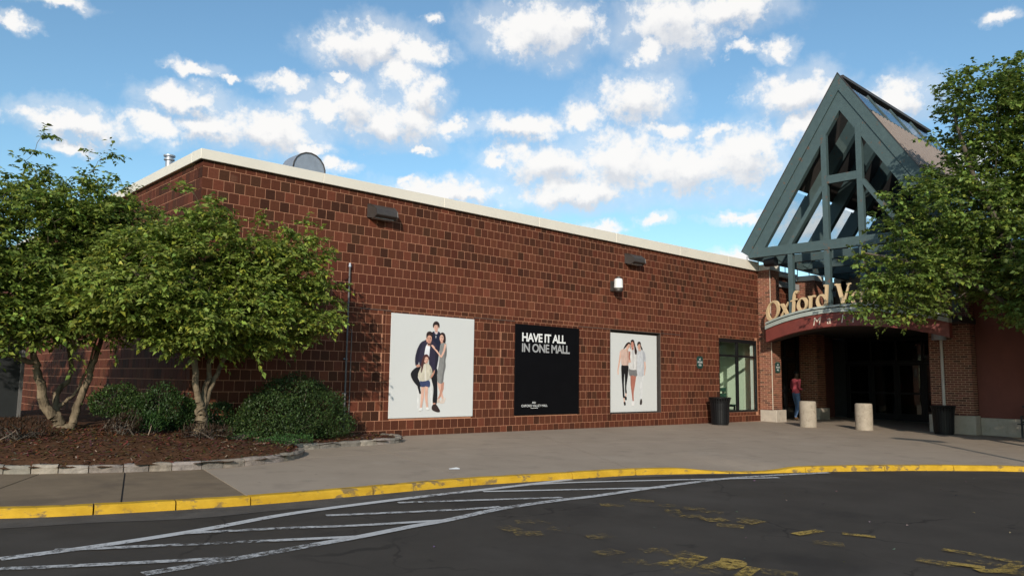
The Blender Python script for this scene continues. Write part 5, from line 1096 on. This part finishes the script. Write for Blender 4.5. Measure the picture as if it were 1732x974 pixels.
def make_tree(name, label, base, limbs, lobes, nclump, leaf, seed, bark=BARK, leafcol=(0.075, 0.135, 0.028), per=46, spread=0.34, extra=None, wid=0.5, droop=0.35):
    """limbs: hand laid polylines with radii; twigs grow from the nearest limb to points spread through the crown lobes; leaves sit on sprays at the twig ends"""
    r = np.random.default_rng(seed); o = thing(name, label, 'tree', base); nodes = []; par = []; minr = []
    for pts, r0, r1 in limbs:
        P = smooth_line([tuple(map(float, p)) for p in pts], 5) if len(pts) > 2 else [tuple(pts[0]), tuple(pts[1])]; prev = None
        if nodes:
            d = [np.linalg.norm(np.array(q)-np.array(P[0])) for q in nodes]; k = int(np.argmin(d)); prev = k if d[k] < 0.25 else None
        for i, p in enumerate(P):
            if i == 0 and prev is not None: continue
            jit = r.normal(0, 0.012, 3) if i > 1 else 0
            nodes.append(np.array(p)+jit); par.append(prev if prev is not None else -1); minr.append(lerp(r0, r1, i/len(P))); prev = len(nodes)-1
    cl = sample_lobes(lobes, nclump, r)
    if extra is not None: cl = np.concatenate([cl, np.array(extra)])
    start = np.array(nodes); cl = cl[np.argsort([np.min(np.linalg.norm(start-c, axis=1)) for c in cl])]; ends = []
    for c in cl:
        A = np.array(nodes); d = np.linalg.norm(A-c, axis=1)+np.maximum(0, A[:, 2]-c[2]+0.1)*1.2+np.where(A[:, 2] < base[2]+0.9, 1.5, 0); k = int(np.argmin(d)); p0 = A[k]; L_ = np.linalg.norm(c-p0)
        m = 2 if L_ < 0.5 else 4; bend = r.normal(0, 0.07, 3)*L_+np.array([0, 0, 0.10*L_]); prev = k
        for i in range(1, m+1):
            t = i/m; q = p0*(1-t)+c*t+bend*math.sin(math.pi*t); nodes.append(q); par.append(prev); minr.append(0.004); prev = len(nodes)-1
        ends.append((prev, (c-p0)/max(L_, 1e-6)))
    A = np.array(nodes); rad = np.zeros(len(A)); kids = [[] for _ in A]
    for i, p in enumerate(par):
        if p >= 0: kids[p].append(i)
    for i in range(len(A)-1, -1, -1):
        s = sum(rad[k]**2.5 for k in kids[i]); rad[i] = max(minr[i], min(0.05, s**0.4) if kids[i] else 0.004)
    vs, fs = [], []
    for i, p in enumerate(par):
        if p < 0: continue
        a, b = A[p], A[i]; d = b-a; ln = np.linalg.norm(d)
        if ln < 1e-5: continue
        d = d/ln; n = 8 if rad[i] > 0.025 else 5 if rad[i] > 0.01 else 3; x = np.cross(d, [0.31, 0.17, 0.93]) if abs(d[2]) < 0.9 else np.cross(d, [1, 0.1, 0]); x /= np.linalg.norm(x); y = np.cross(d, x); t = 2*np.pi*np.arange(n)/n
        ring = np.cos(t)[:, None]*x+np.sin(t)[:, None]*y; ra = min(rad[p], rad[i]*1.6) if rad[i] < 0.02 else rad[p]; kb = len(vs)
        wob = 1+r.normal(0, 0.05, (n, 1)) if rad[i] > 0.03 else 1
        vs += list(a-d*0.2*ra+ring*ra); vs += list(b+ring*rad[i]*wob)
        for k in range(n): q = (kb+k, kb+(k+1) % n, kb+n+(k+1) % n, kb+n+k); fs += [(q[0], q[1], q[2]), (q[0], q[2], q[3])]
    trunk = fast_mesh('trunk', np.array(vs), np.array(fs), np.full((len(fs), 3), 0.2), bark, o)
    for p in trunk.data.polygons: p.use_smooth = True
    # leaf sprays
    pos, dr, nm, sz = [], [], [], []
    for k, dv in ends:
        c = A[k]; nt = max(3, int(per/9))
        for _ in range(nt):
            td = dv*0.6+r.normal(0, 0.75, 3); td[2] = td[2]*0.45+0.08; td /= np.linalg.norm(td)+1e-9; tl = spread*r.uniform(0.45, 1.15); nl = max(4, int(per/nt*tl/spread/0.8))
            t = (np.arange(nl)+r.random(nl)*0.6)/nl; sd = np.cross(td, [0, 0, 1]); sd /= np.linalg.norm(sd)+1e-9; sgn = np.where(np.arange(nl) % 2, 1, -1)[:, None]
            q = c+td*(t*tl)[:, None]+np.array([0, 0, -1])*(t**2*tl*0.18)[:, None]; pos.append(q+r.normal(0, 0.012, (nl, 3)))
            dd = td*r.uniform(0.3, 0.9, (nl, 1))+sd*sgn*r.uniform(0.4, 1.0, (nl, 1))+np.array([0, 0, -droop])*r.uniform(0.2, 1.4, (nl, 1))+r.normal(0, 0.2, (nl, 3)); dr.append(dd)
            nm.append(np.array([0, 0, 1.0])+r.normal(0, 0.38, (nl, 3))); sz.append(leaf*r.uniform(0.45, 1.4, nl))
    pos = np.concatenate(pos); v, f, c = leaf_mesh_arrays(pos, np.concatenate(dr), np.concatenate(nm), np.concatenate(sz), wid, leaf_cols(len(pos), r, leafcol))
    fast_mesh('crown', v, f, c, LEAF, o); return o, len(f)
TL = []
b2 = (-0.26, -1.20, bz(-0.26, -1.2)-0.03)
TL.append(make_tree('garden_tree', 'spreading multi stemmed tree in the bed, the nearer one before the wall', b2,
    [([b2, (-0.23, -1.2, 0.55), (-0.25, -1.2, 0.68)], 0.105, 0.09), ([(-0.25, -1.2, 0.68), (-0.36, -1.25, 1.0), (-0.46, -1.3, 1.5), (-0.95, -1.5, 2.3), (-1.6, -1.7, 2.8)], 0.06, 0.02), ([(-0.22, -1.2, 0.66), (-0.17, -1.15, 1.0), (-0.12, -1.15, 1.6), (-0.35, -1.2, 2.6), (-0.5, -1.2, 3.6)], 0.052, 0.018),
     ([(-0.2, -1.18, 0.66), (-0.05, -1.1, 1.1), (0.2, -1.05, 1.6), (0.8, -1.2, 2.4), (1.3, -1.3, 3.1)], 0.048, 0.018), ([(-0.36, -1.25, 1.0), (-0.3, -1.05, 1.35), (-0.2, -0.85, 1.7), (0.1, -0.7, 2.6)], 0.035, 0.015), ([(-0.46, -1.3, 1.5), (-0.5, -1.7, 2.1), (-0.7, -2.0, 2.6)], 0.04, 0.015)],
    [(-1.45, -1.5, 2.45, 0.9, 0.95, 0.55), (-0.75, -1.75, 2.1, 0.8, 0.7, 0.5), (-1.15, -1.4, 3.05, 0.75, 0.8, 0.55), (-0.45, -1.4, 3.35, 0.6, 0.75, 0.75), (0.15, -1.5, 2.45, 0.75, 0.8, 0.65), (1.05, -1.3, 2.35, 0.9, 0.85, 0.55), (1.15, -1.3, 3.15, 0.6, 0.7, 0.65), (0.35, -1.4, 3.1, 0.5, 0.65, 0.5), (-0.2, -1.5, 1.95, 1.2, 0.8, 0.38), (0.6, -0.7, 2.2, 1.0, 0.5, 0.6), (-1.0, -0.8, 2.3, 0.9, 0.6, 0.6)],
    1050, 0.092, 21, per=66, wid=0.58, extra=[(-0.75, -1.4, 4.2), (-0.35, -1.45, 4.1), (0.5, -1.4, 3.85), (1.35, -1.4, 3.95), (1.75, -1.4, 3.5), (1.95, -1.4, 2.9), (1.9, -1.4, 2.6), (1.7, -1.35, 2.1), (1.4, -1.4, 1.95), (-0.45, -1.4, 4.0)], leafcol=(0.215, 0.275, 0.055)))
b1 = (-1.93, 0.15, bz(-1.93, 0.15)-0.03)
TL.append(make_tree('garden_tree', 'taller multi stemmed tree at the left picture edge with V shaped trunks', b1,
    [([b1, (-1.98, 0.15, 0.5), (-2.2, 0.15, 0.8), (-2.33, 0.1, 1.25), (-2.38, 0.1, 1.5), (-2.45, 0.2, 2.4), (-2.6, 0.2, 3.3)], 0.10, 0.02), ([(-1.80, 0.12, bz(-1.80, 0.12)-0.03), (-1.72, 0.10, 0.7), (-1.6, 0.1, 1.2), (-1.5, 0.1, 1.6), (-1.3, 0.1, 2.5), (-1.35, 0.2, 3.3)], 0.072, 0.018), ([(-2.36, 0.1, 1.4), (-2.7, 0.0, 1.5), (-3.2, -0.1, 1.6), (-3.8, -0.2, 2.0)], 0.045, 0.02),
     ([(-1.95, 0.22, 0.45), (-1.95, 0.5, 0.9), (-1.75, 0.6, 1.3), (-1.9, 0.8, 2.4), (-2.1, 0.8, 3.2)], 0.055, 0.02), ([(-1.88, 0.35, 0.75), (-1.72, 0.4, 0.88), (-1.58, 0.4, 1.2), (-1.4, 0.5, 1.9)], 0.03, 0.015)],
    [(-2.9, -0.1, 2.5, 1.2, 1.0, 0.75), (-1.7, 0.1, 2.6, 0.95, 0.9, 0.8), (-2.6, 0.2, 3.5, 1.0, 1.0, 0.7), (-1.6, 0.3, 3.6, 0.75, 0.9, 0.7), (-2.2, -0.5, 2.1, 1.1, 0.6, 0.5), (-3.9, 0, 3.0, 1.1, 1.1, 1.3), (-1.25, 0.3, 2.9, 0.7, 0.9, 0.8), (-3.3, -0.3, 1.9, 0.9, 0.7, 0.45), (-2.1, 0.8, 2.6, 1.1, 0.8, 0.9), (-1.0, 0.5, 3.6, 0.75, 0.8, 0.65), (-2.2, 0.3, 3.95, 1.0, 0.8, 0.55)],
    1400, 0.082, 22, per=62, wid=0.58, extra=[(-2.55, 0.1, 5.0), (-2.62, 0.1, 4.75), (-2.75, 0.1, 4.55), (-2.5, 0.1, 4.45), (-1.75, 0.1, 4.6), (-1.6, 0.1, 4.85), (-1.48, 0.1, 4.9), (-1.35, 0.1, 4.55), (-1.2, 0.1, 4.35), (-1.05, 0.1, 4.1), (-1.9, 0.1, 4.4), (-2.9, 0.1, 4.3), (-1.55, 0.1, 4.3), (-2.2, 0.1, 4.15)], leafcol=(0.185, 0.25, 0.052)))
bt = (18.73, -8.54, -0.25)
TL.append(make_tree('street_tree', 'large leafy tree overhanging the entrance from the right', bt,
    [([bt, (18.73, -8.54, 1.19), (18.68, -8.54, 2.85)], 0.2, 0.16), ([(18.68, -8.54, 2.85), (18.02, -8.19, 4.76), (17.43, -7.59, 6.66), (17.19, -7.24, 8.57)], 0.12, 0.03), ([(18.68, -8.54, 2.85), (19.09, -9.14, 4.88), (19.33, -9.62, 7.14), (19.45, -9.73, 9.28)], 0.12, 0.03), ([(18.68, -8.54, 2.73), (17.55, -7.59, 3.81), (16.47, -6.4, 4.4), (15.76, -5.33, 4.76)], 0.08, 0.02), ([(18.68, -8.54, 2.97), (19.57, -7.59, 5), (19.93, -6.76, 6.42)], 0.09, 0.025)],
    [(17.5, -8.0, 8.8, 1.3, 1.3, 1.1), (18.7, -9.0, 9.2, 1.4, 1.4, 1.1), (16.5, -9.7, 3.9, 1.5, 1.4, 1.3), (16.4, -9.6, 3.3, 1.2, 1.2, 0.9), (17.2, -9.0, 3.2, 1.0, 1.0, 0.8), (15.8, -10.2, 3.9, 1.3, 1.3, 1.1), (15.4, -10.6, 4.9, 1.3, 1.3, 1.2), (18.38, -7.95, 7.97, 1.67, 1.78, 1.43), (20.04, -9.26, 4.04, 2.26, 1.9, 1.31), (19.81, -8.78, 5.95, 2.14, 1.78, 1.43), (16.83, -6.28, 3.92, 1.43, 1.31, 0.95), (19.33, -9.14, 7.38, 2.14, 2.02, 1.9), (17.31, -6.88, 5.83, 1.55, 1.78, 1.19), (18.62, -7.59, 4.76, 2.14, 2.02, 1.31), (16.47, -6.04, 4.52, 1.19, 1.31, 0.89), (16.12, -5.81, 3.45, 1.07, 1.07, 0.65), (19.09, -8.78, 3.81, 2.02, 1.9, 0.95), (17.9, -7.47, 6.78, 1.19, 1.43, 1.07), (20.28, -9.97, 5.71, 2.14, 1.9, 1.9)],  # includes unseen lobes added to shade the right brick column
    2250, 0.118, 23, bark=BARKD, per=50, spread=0.48, leafcol=(0.16, 0.225, 0.05), wid=0.75, extra=None))
bl = (-6.6, 2.6, 0.1)  # unseen tree added to throw shade on the side wall
TL.append(make_tree('garden_tree', 'third garden tree added past the left picture edge to shade the side wall', bl,
    [([bl, (-6.6, 2.6, 0.9), (-6.6, 2.6, 1.5)], 0.12, 0.1), ([(-6.6, 2.6, 1.5), (-7.0, 2.8, 3.0), (-7.1, 2.9, 4.4)], 0.07, 0.02), ([(-6.6, 2.6, 1.5), (-6.0, 2.4, 3.0), (-5.9, 2.3, 4.6)], 0.07, 0.02)],
    [(-6.6, 2.6, 3.0, 1.8, 1.8, 1.2), (-6.6, 2.8, 4.6, 1.5, 1.5, 1.2), (-7.6, 3.6, 3.4, 1.3, 1.4, 1.2), (-5.6, 2.6, 2.4, 0.9, 1.2, 0.8)],
    420, 0.16, 26, per=44, spread=0.45, leafcol=(0.14, 0.20, 0.045), wid=0.6))
bu = (16.6, -13.2, -0.30)  # out of view, put in so its crown darkens the wing wall
TL.append(make_tree('street_tree', 'second street tree added past the right picture edge to shade the red wing wall', bu,
    [([bu, (16.6, -13.2, 1.2), (16.6, -13.2, 2.4)], 0.18, 0.15), ([(16.6, -13.2, 2.4), (16.2, -13.0, 4.0), (16.0, -12.9, 5.6)], 0.1, 0.03), ([(16.6, -13.2, 2.4), (17.2, -13.6, 4.0), (17.4, -13.8, 5.8)], 0.1, 0.03)],
    [(16.6, -13.2, 4.2, 2.0, 1.9, 1.5), (16.9, -13.4, 5.8, 1.6, 1.6, 1.2), (17.6, -12.4, 3.8, 1.3, 1.2, 1.0), (18.4, -13.0, 5.0, 1.6, 1.6, 1.4)],
    420, 0.22, 24, bark=BARKD, per=44, spread=0.6, leafcol=(0.12, 0.18, 0.04), wid=0.8))
bv = (14.7, -10.9, -0.30)  # unseen, added to shade the foot of the wing wall and right column
TL.append(make_tree('street_tree', 'third street tree added past the right picture edge for its shade, nearest the kerb', bv,
    [([bv, (14.7, -10.9, 1.2), (14.7, -10.9, 2.2)], 0.14, 0.11), ([(14.7, -10.9, 2.2), (14.4, -10.9, 3.6), (14.3, -10.9, 5.0)], 0.08, 0.03), ([(14.7, -10.9, 2.2), (15.1, -11.2, 3.6), (15.3, -11.4, 5.0)], 0.08, 0.03)],
    [(14.8, -11.0, 3.3, 1.3, 1.4, 1.2), (15.2, -11.4, 4.6, 1.4, 1.4, 1.3), (13.9, -11.9, 4.0, 1.4, 1.3, 1.3)],
    420, 0.18, 27, bark=BARKD, per=44, spread=0.5, leafcol=(0.12, 0.18, 0.04), wid=0.8))
lp = thing('lamp_post', 'tall dark car park lamp post added past the right picture edge for its shadow', 'lamp post', (5.5, -15.9, -0.4))  # unseen post added for the thin shadow it lays on the pavement
MB().tube([(5.5, -15.9, -0.45), (5.5, -15.9, 5.4)], [0.09, 0.06], 10).build('pole', BRONZE, lp); MB().lathe((5.5, -15.9, -0.45), [(0.2, 0), (0.2, 0.5), (0.1, 0.55)], 14).build('base', BOLL, lp); MB().box(5.3, 5.7, -16.5, -15.3, 5.4, 5.55).build('lamp_head', BRONZE, lp, bevel=0.02)
TREE_TRIS = [t[1] for t in TL]; print('tree tris', TREE_TRIS)

def make_shrub(name, label, base, lobes, n, leaf, seed, leafcol, wid=0.5, upright=0.5, cat='shrub', group=None):
    r = np.random.default_rng(seed); o = thing(name, label, cat, base, group); b = MB(); P = sample_lobes(lobes, n, r, 0.72); ctr = np.array(base)
    cz = np.array([l[2] for l in lobes]).mean(); out = []
    for p in P: out.append(p-np.array([base[0], base[1], cz*0.8]))
    out = np.array(out); out /= np.linalg.norm(out, axis=1, keepdims=True)+1e-9
    keep = P[:, 2] > base[2]+0.01; P, out = P[keep], out[keep]; m = len(P)
    # lumps: shift leaves in and out by a smooth noise so the outline is uneven
    lump = 0.10*np.sin(P[:, 0]*9+seed)*np.sin(P[:, 1]*8+2)*np.sin(P[:, 2]*10+1); P = P+out*lump[:, None]
    spr = r.random(m) < 0.04; P = P+out*(spr*r.uniform(0.02, 0.12, m))[:, None]
    d = out*0.5+r.normal(0, 0.6, (m, 3))+np.array([0, 0, upright]); nm = out*0.6+np.array([0, 0, 0.7])+r.normal(0, 0.35, (m, 3))
    v, f, c = leaf_mesh_arrays(P, d, nm, leaf*r.uniform(0.6, 1.3, m), wid, leaf_cols(m, r, leafcol, 0.3, 0.08)); fast_mesh('foliage', v, f, c, LEAF, o)
    for k in range(14):
        e = P[r.integers(m)]; s = np.array([base[0]+r.normal(0, 0.08), base[1]+r.normal(0, 0.08), base[2]-0.02]); mid = s*0.5+e*0.5+np.array([0, 0, 0.05]); b.tube([s, mid, e], [0.012, 0.008, 0.004], 4, cap=False)
    b.build('stems', BARKD, o); return o
zb_ = lambda x, y: bz(x, y)
make_shrub('clipped_shrub', 'large rounded dark green bush at the right end of the bed', (1.55, -0.85, zb_(1.55, -0.85)), [(1.55, -0.85, 0.62, 0.95, 0.58, 0.55), (2.1, -0.75, 0.58, 0.62, 0.5, 0.5), (1.05, -0.95, 0.52, 0.6, 0.5, 0.45), (1.55, -0.8, 0.95, 0.62, 0.45, 0.33), (1.2, -0.9, 0.3, 0.9, 0.55, 0.28), (2.2, -0.8, 0.35, 0.65, 0.5, 0.3)], 26000, 0.040, 31, (0.050, 0.085, 0.025), wid=0.6)
make_shrub('clipped_shrub', 'dark bush directly behind the nearer tree trunk', (-0.62, -0.45, zb_(-0.62, -0.45)), [(-0.62, -0.45, 0.66, 0.5, 0.4, 0.38), (-0.3, -0.4, 0.55, 0.4, 0.35, 0.34)], 9000, 0.040, 32, (0.040, 0.078, 0.022), wid=0.6)
make_shrub('clipped_shrub', 'small pale leaved bush between the two trees', (-1.22, -0.2, zb_(-1.22, -0.2)), [(-1.25, -0.2, 0.80, 0.42, 0.32, 0.26), (-1.0, -0.2, 0.7, 0.32, 0.3, 0.24)], 5200, 0.040, 33, (0.055, 0.095, 0.025), wid=0.6)
make_shrub('clipped_shrub', 'low dark bush filling the gap between near trunk and large bush', (0.22, -0.55, zb_(0.22, -0.55)), [(0.22, -0.55, 0.5, 0.38, 0.36, 0.28)], 4200, 0.040, 38, (0.040, 0.075, 0.022), wid=0.6)
make_shrub('ground_cover', 'bright green low ground cover in front of the large bush', (0.95, -1.72, zb_(0.95, -1.72)), [(0.75, -1.75, 0.12, 0.45, 0.22, 0.14), (1.2, -1.6, 0.12, 0.4, 0.2, 0.16)], 3600, 0.035, 34, (0.055, 0.125, 0.035), cat='plant')
make_shrub('ground_cover', 'green tuft of strappy leaves left of the nearer trunk', (-0.95, -0.95, zb_(-0.95, -0.95)), [(-0.95, -0.95, 0.42, 0.22, 0.18, 0.16)], 900, 0.10, 35, (0.045, 0.10, 0.025), wid=0.16, upright=1.2, cat='plant')
make_shrub('ground_cover', 'little green sprigs beside the brown clump at the near trunk', (0.12, -1.75, zb_(0.12, -1.75)), [(0.15, -1.75, zb_(0.12, -1.75)+0.05, 0.28, 0.1, 0.05)], 420, 0.035, 39, (0.055, 0.11, 0.03), cat='plant')
for x, y, rx, h, lab, sd in ((-0.42, -1.85, 0.38, 0.12, 'dry brown clump of dead stems in front of the near trunk', 40), (-1.35, -1.15, 0.24, 0.2, 'dry brown clump of dead stems left of the green tuft', 41), (-2.75, -1.0, 0.42, 0.2, 'dry brown clump of dead stems at the left picture edge', 42)):
    make_shrub('dead_perennial', lab, (x, y, zb_(x, y)), [(x, y, zb_(x, y)+h*0.5, rx, 0.2, h)], 600, 0.085, sd, (0.060, 0.036, 0.022), wid=0.10, upright=1.6, cat='plant', group='dead brown perennial clumps')
for (a, c), lab in ((((-1.12, -1.45), (-1.0, -1.2)), 'pale dry twig lying in the mulch beside the green tuft'), (((-3.0, -1.25), (-2.75, -1.0)), 'pale dry twig lying in the mulch at the left')):
    z0 = bz(*a)+0.02; tag(MB().tube([(a[0], a[1], z0), ((a[0]+c[0])/2, (a[1]+c[1])/2, z0+0.05), (c[0], c[1], z0+0.12)], [0.008, 0.008, 0.005], 5).build('dry_twig', mat('dry_twig', (0.38, 0.28, 0.2), 0.9, 0.2, 20)), lab, 'twig')
